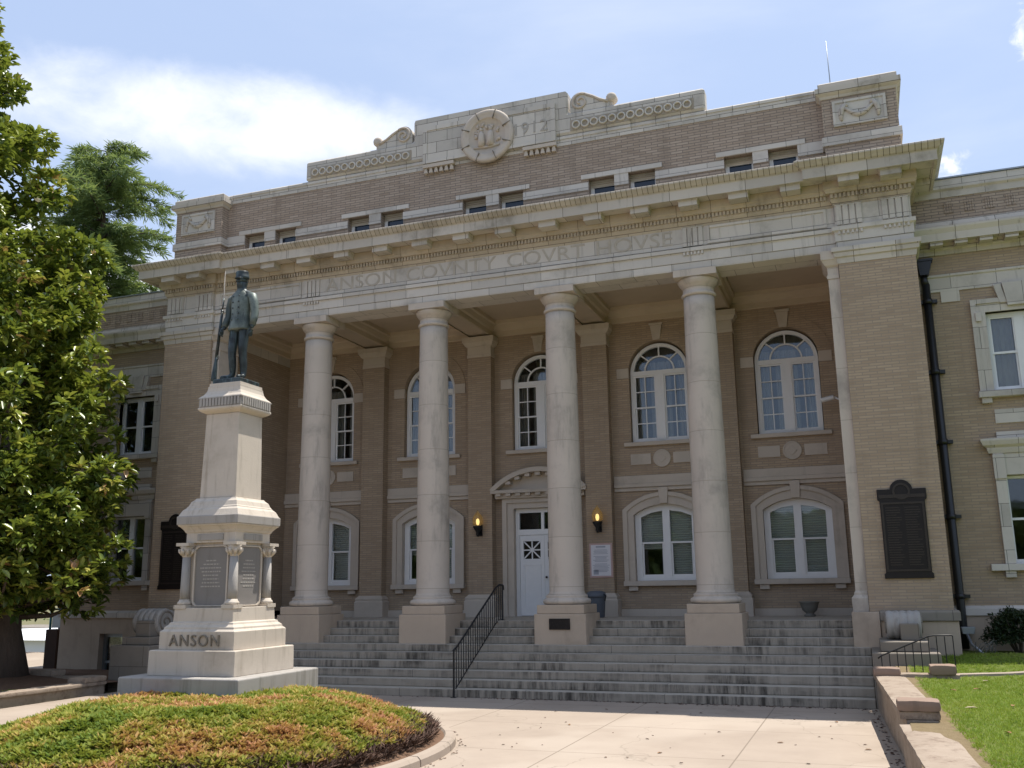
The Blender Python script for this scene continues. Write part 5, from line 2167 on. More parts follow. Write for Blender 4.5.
def skin_mesh(name, chains, mat, parent, levels=1, root=0):
    """chains: lists of (x, y, z, r) or an index of a named vertex; grows one continuous surface"""
    vs, rad, es, named = [], [], [], {}
    for ch in chains:
        prev = None
        for it in ch:
            if isinstance(it, str):
                cur = named[it]
            else:
                if len(it) == 5:
                    named[it[4]] = len(vs)
                cur = len(vs)
                vs.append(it[:3])
                rad.append(it[3])
            if prev is not None:
                es.append((prev, cur))
            prev = cur
    me = bpy.data.meshes.new(name)
    me.from_pydata(vs, es, [])
    o = bpy.data.objects.new(name, me)
    COL.objects.link(o)
    md = o.modifiers.new('skin', 'SKIN')
    md.use_smooth_shade = True
    for i, r in enumerate(rad):
        q = r if isinstance(r, tuple) else (r, r)
        me.skin_vertices[0].data[i].radius = q
    me.skin_vertices[0].data[root].use_root = True
    if levels:
        sb = o.modifiers.new('sub', 'SUBSURF')
        sb.levels = levels
        sb.render_levels = levels
    dg = bpy.context.evaluated_depsgraph_get()
    me2 = bpy.data.meshes.new_from_object(o.evaluated_get(dg))
    bpy.data.objects.remove(o)
    me2.name = name
    for p in me2.polygons:
        p.use_smooth = True
    me2.materials.clear()
    me2.materials.append(mat)
    ob = bpy.data.objects.new(name, me2)
    COL.objects.link(ob)
    if parent:
        ob.parent = parent
        ob.matrix_parent_inverse = Matrix.Translation(-world_loc(parent))
    return ob


SOL = thing('soldier_statue', (mx, my, 5.70), 'bronze soldier in cap and jacket holding a rifle, atop the monument', 'statue')
mb = MB()
mb.stack(mx, my, [(0.275, 5.697), (0.272, 5.765), (0.262, SZ)])
mb.build('plinth', M['bronze'], SOL)


def P3(x, y, z):
    # figure space: x to the soldier's left, y back, height from the soles; turned a little
    a = math.radians(-8)
    return (mx + 0.03 + x * math.cos(a) - y * math.sin(a), my + x * math.sin(a) + y * math.cos(a), SZ + z)


def PV(x, y, z, r, nm=None):
    p = P3(x, y, z)
    return (p[0], p[1], p[2], r) + ((nm,) if nm else ())


chains = [
    [PV(0, 0.0, 1.02, (0.155, 0.125), 'pel'), PV(0, 0.005, 1.18, (0.15, 0.115), 'waist'), PV(0, 0.0, 1.38, (0.175, 0.13), 'chest'), PV(0, 0.01, 1.54, (0.11, 0.095), 'nb'), PV(0, 0.0, 1.63, 0.062, 'neck'),
     PV(0, -0.015, 1.69, (0.088, 0.095), 'jaw'), PV(0, -0.005, 1.79, (0.102, 0.114), 'skull'), PV(0, 0.01, 1.88, (0.09, 0.10))],
    ['jaw', PV(0, -0.085, 1.68, 0.04)],
    ['skull', PV(0, -0.10, 1.77, 0.028), PV(0, -0.130, 1.745, 0.018)],
    ['pel', PV(0.09, 0.0, 0.94, (0.105, 0.11)), PV(0.09, -0.02, 0.56, 0.082), PV(0.09, -0.01, 0.48, 0.074), PV(0.09, 0.02, 0.28, 0.07), PV(0.09, 0.03, 0.09, 0.055), PV(0.10, -0.02, 0.05, 0.052), PV(0.15, -0.14, 0.035, 0.042), PV(0.155, -0.19, 0.03, 0.03)],
    ['pel', PV(-0.09, -0.02, 0.94, (0.105, 0.11)), PV(-0.09, -0.075, 0.56, 0.082), PV(-0.09, -0.08, 0.48, 0.074), PV(-0.09, -0.05, 0.28, 0.07), PV(-0.09, -0.04, 0.09, 0.055), PV(-0.14, -0.09, 0.05, 0.052), PV(-0.165, -0.20, 0.035, 0.042), PV(-0.17, -0.245, 0.03, 0.03)],
    ['nb', PV(0.17, 0.01, 1.50, 0.078), PV(0.245, 0.015, 1.42, 0.074), PV(0.285, 0.03, 1.16, 0.058), PV(0.285, -0.01, 0.96, 0.046), PV(0.28, -0.035, 0.88, 0.038)],
    ['nb', PV(-0.17, 0.01, 1.50, 0.078), PV(-0.245, 0.015, 1.42, 0.074), PV(-0.30, 0.02, 1.16, 0.058), PV(-0.29, -0.08, 0.98, 0.046), PV(-0.275, -0.12, 0.91, 0.038)],
]
skin_mesh('body', chains, M['bronze'], SOL, 1)


def hand(side, wrist, fdir, curl, name):
    """palm, four bent fingers of unequal length and a thumb, grown as one surface"""
    w = Vector(wrist)
    f = Vector(fdir).normalized()
    across = Vector((0, 1, 0)) if abs(f.y) < 0.7 else Vector((1, 0, 0))
    across = (across - f * across.dot(f)).normalized()
    inn = f.cross(across).normalized()
    if inn.x * side > 0:
        inn = -inn
    ch = []

    def q(p, r, nm=None):
        p = P3(*p)
        return (p[0], p[1], p[2], r) + ((nm,) if nm else ())
    pm = w + f * 0.055
    ch.append([q(w, 0.030, 'w'), q(pm, (0.040, 0.026), 'p')])
    for i, ln in enumerate((0.072, 0.085, 0.080, 0.062)):
        o = across * (-0.036 + 0.024 * i)
        b = w + f * 0.092 + o
        k1 = b + f * ln * 0.42 + inn * ln * 0.15 * curl
        k2 = k1 + f * ln * 0.30 * (1.2 - curl) + inn * ln * 0.33 * curl
        k3 = k2 + f * ln * 0.22 * (1 - curl * 1.4) + inn * ln * 0.26 * curl
        ch.append(['p', q(b, 0.0135), q(k1, 0.012), q(k2, 0.011), q(k3, 0.009)])
    tb = w + f * 0.03 - across * 0.035
    ch.append(['w', q(tb, 0.017), q(tb + f * 0.035 - across * 0.015 + inn * 0.02, 0.014), q(tb + f * 0.07 - across * 0.006 + inn * 0.03, 0.010)])
    return skin_mesh(name, ch, M['bronze'], SOL, 1)


hand(1, (0.28, -0.035, 0.89), (0.0, -0.12, -1.0), 0.55, 'hand')
hand(-1, (-0.275, -0.12, 0.915), (-0.12, -0.45, -0.8), 0.9, 'hand')

# jacket: a loft with a flared hem, sleeves, collar, two rows of buttons
mb = MB()
seg = 28
lv = [(0.885, 0.215, 0.175), (0.90, 0.218, 0.178), (1.00, 0.205, 0.160), (1.12, 0.185, 0.142), (1.20, 0.182, 0.138), (1.34, 0.192, 0.142), (1.45, 0.198, 0.14), (1.52, 0.185, 0.12), (1.57, 0.13, 0.10), (1.60, 0.085, 0.085), (1.63, 0.08, 0.082)]
vs, fs = [], []
for (z, a, b) in lv:
    for k in range(seg):
        an = 2 * PI * k / seg
        fold = 1 + (0.035 * math.sin(an * 7 + 1) * max(0.0, (1.2 - z) / 0.3) if z < 1.2 else 0)
        vs.append(P3(a * fold * math.cos(an), b * fold * math.sin(an) - 0.005, z))
for i in range(len(lv) - 1):
    for k in range(seg):
        j = (k + 1) % seg
        fs.append((i * seg + k, i * seg + j, (i + 1) * seg + j, (i + 1) * seg + k))
fs.append(tuple(range(seg))[::-1])
mb.add(vs, fs, True)
mb.tube([P3(0.16, 0.01, 1.50), P3(0.235, 0.015, 1.47), P3(0.268, 0.02, 1.36), P3(0.292, 0.03, 1.17), P3(0.296, 0.012, 1.08), P3(0.288, -0.015, 0.95)], [0.075, 0.083, 0.078, 0.066, 0.062, 0.052], 14)
mb.tube([P3(-0.16, 0.01, 1.50), P3(-0.235, 0.015, 1.47), P3(-0.275, 0.02, 1.36), P3(-0.305, 0.02, 1.17), P3(-0.302, -0.03, 1.08), P3(-0.285, -0.10, 0.97)], [0.075, 0.083, 0.078, 0.066, 0.062, 0.052], 14)
JK = mb.build('jacket', M['patina'], SOL)
mb = MB()
for sx in (-1, 1):
    for i in range(5):
        z = 1.06 + i * 0.105
        b = np.interp(z, [q[0] for q in lv], [q[2] for q in lv])
        a = np.interp(z, [q[0] for q in lv], [q[1] for q in lv])
        x = sx * 0.065
        y = -b * math.sqrt(max(0, 1 - (x / a) ** 2)) - 0.005
        p = P3(x, y, z)
        mb.lathe([(0.016, 0.0), (0.014, 0.010), (0.0, 0.014)], 0, 0, 8, M=Matrix.Translation(p) @ Matrix.Rotation(PI / 2, 4, 'X'), cap=False)
mb.build('button', M['bronze'], JK)
# cap with flat top and visor
mb = MB()
CT = Matrix.Translation(P3(0, -0.005, 1.83)) @ Matrix.Rotation(math.radians(7), 4, 'X')
mb.lathe([(0.112, -0.01), (0.118, 0.0), (0.118, 0.035), (0.114, 0.04), (0.112, 0.10), (0.108, 0.118), (0.098, 0.127), (0.03, 0.125)], 0, 0, 24, M=CT)
CP = mb.build('cap', M['bronze'], SOL)
mb = MB()
vi = [P3(0.114 * math.cos(a), -0.005 + 0.114 * math.sin(a), 1.835) for a in [PI * (1.18 + 0.64 * i / 12) for i in range(13)]]
vo = [P3(0.095 * math.cos(a), -0.03 + 0.135 * math.sin(a), 1.815) for a in [PI * (1.18 + 0.64 * i / 12) for i in range(13)]]
n = len(vi)
vv = [Vector(p) for p in vi + vo] + [Vector(p) + Vector((0, 0, -0.009)) for p in vi + vo]
fs = []
for i in range(n - 1):
    fs += [(i, n + i, n + i + 1, i + 1), (2 * n + i, 2 * n + i + 1, 3 * n + i + 1, 3 * n + i), (n + i, 3 * n + i, 3 * n + i + 1, n + i + 1)]
mb.add([tuple(v) for v in vv], fs)
mb.build('visor', M['bronze'], CP)
# rifle: butt by the right foot, barrel up past the shoulder, thin bayonet above
mb = MB()
b0, b1 = Vector((-0.43, -0.14, 0.02)), Vector((-0.335, -0.09, 1.50))


def RP(t, dx=0.0):
    p = b0.lerp(b1, t)
    return P3(p.x + dx, p.y, p.z)


mb.tube([RP(0.0), RP(0.03), RP(0.16), RP(0.23), RP(0.30)], [0.045, 0.05, 0.038, 0.027, 0.030], 10)
mb.tube([RP(0.28), RP(0.62), RP(0.86)], [0.030, 0.026, 0.020], 10)
mb.tube([RP(0.84), RP(1.0)], [0.014, 0.013], 8)
mb.tube([RP(0.30, 0.02), RP(0.285, 0.06), RP(0.26, 0.055), RP(0.25, 0.02)], 0.006, 6)
for tt in (0.45, 0.62, 0.84):
    mb.tube([RP(tt - 0.008), RP(tt + 0.008)], 0.031 - 0.006 * tt, 10)
RF = mb.build('rifle', M['bronze'], SOL)
mb = MB()
tp = Vector(RP(1.0))
mb.tube([tp - Vector((0, 0, 0.06)), tp + Vector((0.0, 0, 0.02)), tp + Vector((0.0, 0, 0.50))], [0.014, 0.010, 0.004], 6)
mb.build('bayonet', M['monument_grey'], RF)  # pale stone colour stands in for sunlight on the bronze blade
# belt removed
mb = MB()
# ================================================================== the planted island
IX, IY, IRX, IRY = -0.72, -9.75, 3.25, 3.75


def isl_r(x, y):
    dx, dy = (x - IX) / IRX, (y - IY) / IRY
    return (abs(dx) ** 2.2 + abs(dy) ** 2.2) ** (1 / 2.2)


def isl_z(x, y):
    r = isl_r(x, y)
    return 0.10 + 0.53 * smooth01((1.0 - r) / 0.60) ** 0.75


def isl_pt(a, k=1.0):
    c, s = math.cos(a), math.sin(a)
    return (IX + k * IRX * math.copysign(abs(c) ** (2 / 2.2), c), IY + k * IRY * math.copysign(abs(s) ** (2 / 2.2), s))


mb = MB()
n, m = 72, 14
vs, fs = [(IX, IY, isl_z(IX, IY))], []
for j in range(1, m + 1):
    for i in range(n):
        x, y = isl_pt(2 * PI * i / n, j / m * 0.99)
        vs.append((x, y, isl_z(x, y)))
for i in range(n):
    fs.append((0, 1 + i, 1 + (i + 1) % n))
for j in range(m - 1):
    for i in range(n):
        a, b = 1 + j * n + i, 1 + j * n + (i + 1) % n
        fs.append((a, a + n, b + n, b))
mb.add(vs, fs, True)
tag(mb.build('planted_mound', M['mulch']), kind='structure')
# kerb of curved stones
t = thing('island_kerb', (IX, IY, 0), 'curved pale concrete kerb round the planted island', 'kerb')
N = 132
for q in range(22):
    mb = MB()
    ring = []
    for i in range(7):
        a = 2 * PI * (q * 6 + i * 0.985) / N
        ring.append([isl_pt(a, k) for k in (0.985, 1.04)])
    prof = [(0, -0.05), (0, 0.10), (0.15, 0.135), (0.72, 0.13), (0.95, 0.09), (1.0, -0.05)]
    vs = []
    for p0, p1 in ring:
        for u, z in prof:
            vs.append((p0[0] + (p1[0] - p0[0]) * u, p0[1] + (p1[1] - p0[1]) * u, z))
    k = len(prof)
    fs = []
    for i in range(6):
        for w in range(k - 1):
            a = i * k + w
            fs.append((a, a + k, a + k + 1, a + 1))
    fs.append(tuple(range(k)))
    fs.append(tuple(6 * k + w for w in range(k))[::-1])
    mb.add(vs, fs)
    mb.build('kerb_stone', M['concrete'], t)

# ---- juniper ground cover: short bushy sprigs, dry and brown in patches
from mathutils import noise as mnoise


def nz3d(x, y, z=0.0, s=1.0):
    return mnoise.noise(Vector((x * s, y * s, z)))


def sprig_field(pts, tones, hgt, spread, blades, width, zf):
    """tufts of narrow blades: returns verts, tri faces, per-vertex tone"""
    P = np.asarray(pts, float)
    n = len(P)
    k = blades
    az = rng.uniform(0, 2 * PI, (n, k))
    tilt = rng.uniform(0.45, 1.0, (n, k)) * spread
    ln = hgt[:, None] * rng.uniform(0.6, 1.15, (n, k))
    d = np.stack([np.cos(az) * np.sin(tilt), np.sin(az) * np.sin(tilt), np.cos(tilt)], -1)
    side = np.stack([-np.sin(az), np.cos(az), np.zeros_like(az)], -1)
    roll = rng.uniform(-0.8, 0.8, (n, k, 1))
    side = side + roll * np.cross(d, side)
    base = P[:, None, :] + d * 0.02
    tip = base + d * ln[..., None]
    mid = base + d * ln[..., None] * 0.45
    w = width * rng.uniform(0.7, 1.3, (n, k, 1))
    v = np.stack([base, mid + side * w, tip, mid - side * w], 2).reshape(-1, 3)
    f = np.arange(n * k * 4).reshape(-1, 4)
    tn = np.repeat(np.clip(tones[:, None] + rng.normal(0, 0.07, (n, k)), 0, 1).reshape(-1), 4)
    return v, f, tn


pts, tones, hg = [], [], []
cand = 0
while len(pts) < 15500 and cand < 90000:
    cand += 1
    x, y = rng.uniform(IX - IRX, IX + IRX), rng.uniform(IY - IRY, IY + IRY)
    r = isl_r(x, y)
    if r > 0.90 + 0.03 * nz3d(x, y, 3.0, 3.0):
        continue
    if abs(x - mx) < 1.09 and abs(y - my) < 1.09:
        continue
    if y > IY + 2.6 and rng.random() < 0.5:
        continue
    dry = nz3d(x, y, 0.0, 0.75) * 0.8 + nz3d(x, y, 7.0, 2.6) * 0.6 + 0.25 * (x - IX) / IRX + 0.12
    dense = nz3d(x, y, 5.0, 1.3)
    if dense < -0.42 and rng.random() < 0.5:
        continue
    tone = 0.30 + 0.80 * dry + rng.normal(0, 0.10)
    h = 0.075 + 0.04 * nz3d(x, y, 9.0, 1.8) + rng.uniform(-0.02, 0.03)
    lift = 0.10 * smooth01((0.95 - r) / 0.06) + 0.05 * nz3d(x, y, 2.0, 2.2)
    pts.append((x, y, isl_z(x, y) + lift + rng.uniform(-0.06, 0.02)))
    tones.append(min(1, max(0, tone)))
    hg.append(max(0.05, h))
v, f, tn = sprig_field(pts, np.array(tones), np.array(hg), 1.5, 14, 0.015, None)
tag(raw_mesh('juniper_ground_cover', v, f, M['juniper'], attr={'tone': tn}), kind='stuff', label='low juniper ground cover, green with rusty dry patches, on the island', cat='ground cover')
# bare woody edge under the rim
pts, tones, hg = [], [], []
for i in range(7000):
    a = rng.uniform(0, 2 * PI)
    k = rng.uniform(0.83, 0.95)
    x, y = isl_pt(a, k)
    pts.append((x, y, isl_z(x, y) + rng.uniform(0.0, 0.10)))
    tones.append(rng.uniform(0, 1) ** 1.6)
    hg.append(rng.uniform(0.06, 0.16))
v, f, tn = sprig_field(pts, np.array(tones), np.array(hg), 1.4, 7, 0.008, None)
tag(raw_mesh('juniper_dead_edge', v, f, M['juniper_dead'], attr={'tone': tn}), kind='stuff', label='dead brown juniper twigs along the rim of the island', cat='dead twigs')

# ---- grass on the lawn
pts, tones, hg = [], [], []
cand = 0
while len(pts) < 30000:
    y = -15 + 14.8 * rng.random() ** 0.85
    x = rng.uniform(8.8, 8.8 + 2.2 + (y + 15) * 0.33)
    if x < 8.74 - 0.052 * (y + 2.3) * (1 if y < -2 else 0) + 0.03 + (0.05 if y > -8.3 else 0.02):
        continue
    if y > -3.7 and x < 9.65 and y < -3.15:
        continue
    if y > -2.3 and x < 9.5:
        continue
    bare = nz3d(x, y, 1.0, 1.1)
    edge = (x - (8.72 - 0.052 * (y + 2.3)))
    if rng.random() > smooth01((edge + 0.30 * bare + 0.30) / 0.24):
        continue
    py = -3.24 + 0.318 * (x - 9.5)
    if x > 9.45 and abs(y - py) < 0.20:
        continue
    if bare > 0.55 and rng.random() < 0.5:
        continue
    tones.append(min(1, max(0, 0.42 + 0.5 * nz3d(x, y, 4.0, 0.6) + 0.25 * nz3d(x, y, 8.0, 2.4) + rng.normal(0, 0.13))))
    pts.append((x, y, lawn_z(x, y) - 0.015))
    hg.append(rng.uniform(0.03, 0.06))
v, f, tn = sprig_field(pts, np.array(tones), np.array(hg), 0.9, 6, 0.0035, None)
tag(raw_mesh('lawn_grass', v, f, M['grass'], attr={'tone': tn}), kind='stuff', label='short mown green grass on the lawn right of the walk', cat='grass')


def leaf_flat(name, x, y, z, size, rot, mat, label, group):
    mb = MB()
    c, s = math.cos(rot), math.sin(rot)
    o = []
    for u, w, h in ((-0.5, 0, 0.0), (-0.2, 0.20, 0.012), (0.2, 0.17, 0.014), (0.5, 0, 0.004), (0.2, -0.17, 0.014), (-0.2, -0.20, 0.012), (-0.2, 0, 0.002), (0.2, 0, 0.003)):
        o.append((x + size * (u * c - w * s), y + size * (u * s + w * c), z + h))
    mb.add(o, [(0, 6, 1), (6, 7, 2, 1), (7, 3, 2), (0, 5, 6), (5, 4, 7, 6), (4, 3, 7)], True)
    return tag(mb.build(name, mat), label, 'leaf', group)


M['deadleaf'] = mat_plain('dead_leaf', (0.24, 0.13, 0.065), 0.7, 0.2, 0.2)
M['paleleaf'] = mat_plain('pale_leaf', (0.46, 0.38, 0.26), 0.7, 0.2, 0.2)
for i, (x, y, sz, mt) in enumerate(((9.42, -7.3, 0.17, 'paleleaf'), (9.95, -7.0, 0.13, 'deadleaf'), (9.36, -5.2, 0.12, 'deadleaf'), (9.72, -4.9, 0.16, 'deadleaf'), (9.62, -9.2, 0.12, 'deadleaf'), (9.95, -3.9, 0.12, 'paleleaf'), (10.3, -5.4, 0.11, 'deadleaf'))):
    leaf_flat('fallen_leaf', x, y, lawn_z(x, y) + 0.03, sz, i * 1.3, M[mt], 'dry fallen leaf lying on the green lawn', 'fallen leaves on the lawn')
for i, (x, y) in enumerate(((6.9, -6.6), (7.6, -4.2), (5.4, -7.9), (8.1, -6.9), (3.4, -5.6))):
    leaf_flat('fallen_leaf', x, y, 0.004, 0.10, i * 2.1, M['deadleaf'], 'dry brown leaf lying on the concrete walk', 'fallen leaves on the walk')

# ================================================================== leaves and trees


def leaf_mesh(C, D, N, L, Wd, tones, fold=0.25):
    """folded leaves: C base points, D directions, N face normals, L lengths; two quads each"""
    D = D / np.linalg.norm(D, axis=1, keepdims=True)
    Sd = np.cross(D, N)
    Sd /= np.linalg.norm(Sd, axis=1, keepdims=True) + 1e-9
    Up = np.cross(Sd, D)
    L = L[:, None]
    Wd = Wd[:, None]
    tip = C + D * L - Up * L * 0.06
    m1 = C + D * L * 0.36
    m2 = C + D * L * 0.70
    up = Up * Wd * fold
    v = np.stack([C, m1 + Sd * Wd * 0.5 + up, m2 + Sd * Wd * 0.42 + up, tip, m2 - Sd * Wd * 0.42 + up, m1 - Sd * Wd * 0.5 + up], 1)
    n = len(C)
    b = np.arange(n)[:, None] * 6
    f = np.concatenate([b + np.array([[0, 1, 2, 3]]), b + np.array([[0, 3, 4, 5]])], 1).reshape(-1, 4)
    return v.reshape(-1, 3), f, np.repeat(tones, 6)


def unit(n):
    v = rng.normal(size=(n, 3))
    return v / np.linalg.norm(v, axis=1, keepdims=True)


def whorls(P, Out, per, L, tone, droop=0.2, spread=0.9):
    n = len(P)
    Cc = np.repeat(P, per, 0)
    O = np.repeat(Out, per, 0)
    D = O * 0.55 + unit(n * per) * spread
    D[:, 2] = D[:, 2] * 0.75 - droop
    N = O * 0.25 + np.array([0, 0, 1.25]) + unit(n * per) * 0.5
    Ln = L * rng.uniform(0.7, 1.25, n * per)
    tn = np.clip(np.repeat(tone, per) + rng.normal(0, 0.12, n * per), 0, 1)
    return leaf_mesh(Cc, D, N, Ln, Ln * 0.42, tn)


# ---- magnolia ---------------------------------------------------------------------------
TX, TY, TZ = -11.85, -3.6, 0.30
MAG = thing('magnolia_tree', (TX, TY, TZ), 'large glossy leaved magnolia tree at the left, brown mulch at its foot', 'tree')
axis_x = np.interp
ZR = [1.2, 2.0, 3.5, 5.0, 6.5, 7.6, 8.6, 9.6, 11.0, 12.0, 13.0, 14.2, 15.4, 16.6, 18.0, 19.5, 20.5]
RR = [1.4, 2.7, 3.35, 3.55, 3.6, 3.4, 2.9, 2.9, 3.1, 2.7, 2.3, 1.9, 1.5, 1.15, 0.9, 0.6, 0.2]


def mag_axis(z):
    return TX - 0.185 * max(0.0, z - 3.0)


mb = MB()
tr = [(mag_axis(z) + 0.06 * math.sin(z), TY + 0.05 * math.cos(z * 1.3), z) for z in np.linspace(TZ - 0.2, 19.5, 16)]
rad = [np.interp(p[2], [0.0, 0.6, 1.2, 3, 8, 14, 20], [0.98, 0.74, 0.64, 0.56, 0.36, 0.16, 0.03]) for p in tr]
mb.tube(tr, rad, 16)
TRK = mb.build('trunk', M['bark'], MAG)
# boughs: each carries clumps of foliage along its outer half, tips bending up
clumps = []
bough = 0
XMZ = [1.5, 2.5, 5, 7.2, 8.9, 11, 12.7, 15.8, 19]
XMX = [-9.7, -8.75, -8.9, -9.2, -10.6, -10.2, -11.5, -13.6, -14.9]


def lumpy(a, z):
    return 1.0 + 0.34 * nz3d(math.cos(a) * 1.3, math.sin(a) * 1.3, z * 0.33, 1.0) + 0.20 * nz3d(math.cos(a) * 3.2, math.sin(a) * 3.2, z * 0.9, 1.0)


for z in np.linspace(2.3, 19.4, 74):
    k = 4 if z < 14 else 3
    a0 = rng.uniform(0, 2 * PI)
    for q in range(k):
        a = a0 + 2 * PI * q / k + rng.uniform(-0.4, 0.4)
        if nz3d(math.cos(a) * 1.7, math.sin(a) * 1.7, z * 0.55 + 4.0, 1.0) < -0.16 and z > 3.2:
            continue
        r = (np.interp(z, ZR, RR) + 0.25) * lumpy(a, z) * rng.uniform(0.80, 1.06)
        ax = mag_axis(z)
        ex, ey, ez = ax + r * math.cos(a), TY + r * math.sin(a), z + rng.uniform(-0.25, 0.35)
        ex = min(ex, np.interp(z, XMZ, XMX) + rng.uniform(-0.5, 0.15) - 0.89 * max(0.0, ey + 3.2))
        if ey > 0.35 and ex > -14.6:
            ey = 0.35
        zb = max(1.7, ez - 0.28 * r - 0.4)
        b0 = Vector((ax, TY, zb))
        b2 = Vector((ex, ey, ez))
        b1 = b0.lerp(b2, 0.55) + Vector((0, 0, -0.10 * r))
        bough += 1
        if bough % 2 == 0 or z < 6:
            mb = MB()
            mb.tube([b0, b1, b2], [0.10 * (1 - z / 30) + 0.02, 0.055, 0.018], 6)
            mb.build('limb', M['bark'], TRK)
        for tq in np.arange(1.0, 0.30, -0.62 / max(r, 0.8)):
            p = b1.lerp(b2, (tq - 0.55) / 0.45) if tq > 0.55 else b0.lerp(b1, tq / 0.55)
            cr = rng.uniform(0.30, 0.56) * (1.0 if tq > 0.8 else 0.85)
            if tq < 0.6 and rng.random() < 0.35:
                continue
            clumps.append((p.x + rng.uniform(-0.2, 0.2), min(p.y + rng.uniform(-0.2, 0.2), 0.4), p.z + rng.uniform(-0.05, 0.25), cr))
for i in range(44):
    a = rng.uniform(-1.75, 0.15)
    z = rng.uniform(1.9, 5.2)
    r = (np.interp(z, ZR, RR) + 0.2) * rng.uniform(0.35, 1.0)
    x, y = TX + r * math.cos(a), TY + r * math.sin(a)
    clumps.append((min(x, np.interp(z, XMZ, XMX)), y, z, rng.uniform(0.32, 0.55)))
    if i % 3 == 0:
        mb = MB()
        mb.tube([(TX, TY, z + 0.5), ((TX + x) / 2, (TY + y) / 2, z + 0.45), (x, y, z)], [0.06, 0.04, 0.015], 6)
        mb.build('limb', M['bark'], TRK)
Ps, Os, Ts = [], [], []
for (cx, cy, cz, cr) in clumps:
    dens = 50 if (cx > -16.5) else 20
    n = max(5, int(dens * (cr / 0.6) ** 2))
    d = unit(n)
    rr = cr * rng.uniform(0.55, 1.08, n) ** 0.6
    p = np.array([cx, cy, cz]) + d * rr[:, None] * np.array([1.15, 1.15, 0.85])
    keep = ~((p[:, 1] > 0.55) & (p[:, 0] > -14.7))
    p, d = p[keep], d[keep]
    ctr = np.array([mag_axis(cz), TY, cz - 0.6])
    o = p - ctr
    o /= np.linalg.norm(o, axis=1, keepdims=True)
    Ps.append(p)
    Os.append(d * 0.6 + o * 0.7 + np.array([0, 0, 0.25]))
    Ts.append(np.clip(rng.normal(0.42 + 0.10 * rng.normal(), 0.20, len(p)), 0, 0.97))
Ps, Os, Ts = np.concatenate(Ps), np.concatenate(Os), np.concatenate(Ts)
v, f, tn = whorls(Ps, Os, 6, 0.25, Ts, 0.08)
print('magnolia leaves', len(f) // 2)
raw_mesh('crown', v, f, M['magnolia'], MAG, attr={'tone': tn})
# a few white flowers
M['petal'] = mat_plain('magnolia_petal', (0.72, 0.66, 0.55), 0.5, 0.3, 0.08)
for i in range(9):
    a = rng.uniform(-1.9, -0.2)
    z = rng.uniform(2.5, 12.5)
    r = np.interp(z, ZR, RR) * 1.04
    c = Vector((mag_axis(z) + r * math.cos(a), TY + r * math.sin(a), z))
    mb = MB()
    for q in range(7):
        an = q * 2 * PI / 7
        e = Vector((math.cos(an), math.sin(an), 0))
        s_ = Vector((-e.y, e.x, 0))
        mb.add([c, c + e * 0.06 + s_ * 0.045 + Vector((0, 0, 0.05)), c + e * 0.11 + Vector((0, 0, 0.10)), c + e * 0.06 - s_ * 0.045 + Vector((0, 0, 0.05))], [(0, 1, 2, 3)])
    mb.build('flower', M['petal'], MAG)

# ---- deodar cedar behind the left wing ----------------------------------------------------------
CX0, CY0, CZ0 = -26.8, 14.0, -1.0
CED = thing('cedar_tree', (CX0, CY0, CZ0), 'tall dark cedar with drooping tips behind the magnolia', 'tree')
mb = MB()
mb.tube([(CX0 + 0.1 * math.sin(z), CY0, z) for z in np.linspace(CZ0 - 0.3, 25.1, 12)], list(np.linspace(0.55, 0.03, 12)), 10)
CTR = mb.build('trunk', M['bark'], CED)
mb = MB()
Cn, Dn, Ln, Tn = [], [], [], []
for z in np.linspace(3.0, 24.6, 58):
    t01 = (z - 3) / 22.0
    for q in range(4):
        a = rng.uniform(0, 2 * PI)
        L = max(0.5, (7.8 * (1 - t01) ** 0.42 + 0.4) * rng.uniform(0.55, 1.12))
        d = Vector((math.cos(a), math.sin(a), 0))
        pts_ = []
        for k in range(7):
            u = k / 6
            rise = 0.30 * L * u - 0.36 * L * u ** 2.6
            pts_.append(Vector((CX0, CY0, z)) + d * L * u + Vector((0, 0, rise)))
        mb.tube(pts_, list(np.linspace(0.07 * (1 - t01) + 0.03, 0.01, 7)), 5)
        sd_ = Vector((-d.y, d.x, 0))
        ns = int(10 + L * 10)
        for j in range(ns):
            u = rng.uniform(0.05, 1.0)
            i0 = min(5, int(u * 6))
            p = pts_[i0].lerp(pts_[i0 + 1], u * 6 - i0)
            side = rng.choice((-1, 1))
            sl_ = (0.25 + 0.17 * L * (1.05 - u)) * rng.uniform(0.5, 1.1)
            dirv = (sd_ * side * 0.8 + d * 0.75 + Vector((0, 0, rng.uniform(-0.35, 0.05)))).normalized()
            m_ = int(5 + sl_ * 13)
            for w in range(m_):
                c = p + dirv * sl_ * (w + rng.random()) / m_ + Vector((0, 0, -0.14 * sl_ * ((w + 0.5) / m_) ** 2 * 2)) + Vector(rng.normal(0, 0.03, 3))
                Cn.append(c)
                Dn.append(dirv * 1.0 + Vector(rng.normal(0, 0.38, 3)) + Vector((0, 0, -0.12)))
                Ln.append(rng.uniform(0.28, 0.55))
                Tn.append(min(1, max(0, rng.normal(0.45, 0.2))))
mb.build('limbs', M['bark'], CTR)
Cn = np.array([tuple(c) for c in Cn])
Dn = np.array([tuple(c) for c in Dn])
Ln, Tn = np.array(Ln), np.array(Tn)
v, f, tn = leaf_mesh(Cn, Dn, unit(len(Cn)) + np.array([0, 0, 0.8]), Ln, Ln * 0.10, Tn, 0.1)
raw_mesh('crown', v, f, M['cedar'], CED, attr={'tone': tn})

# ---- shrub and clutter by the right wing -----------------------------------------------------------


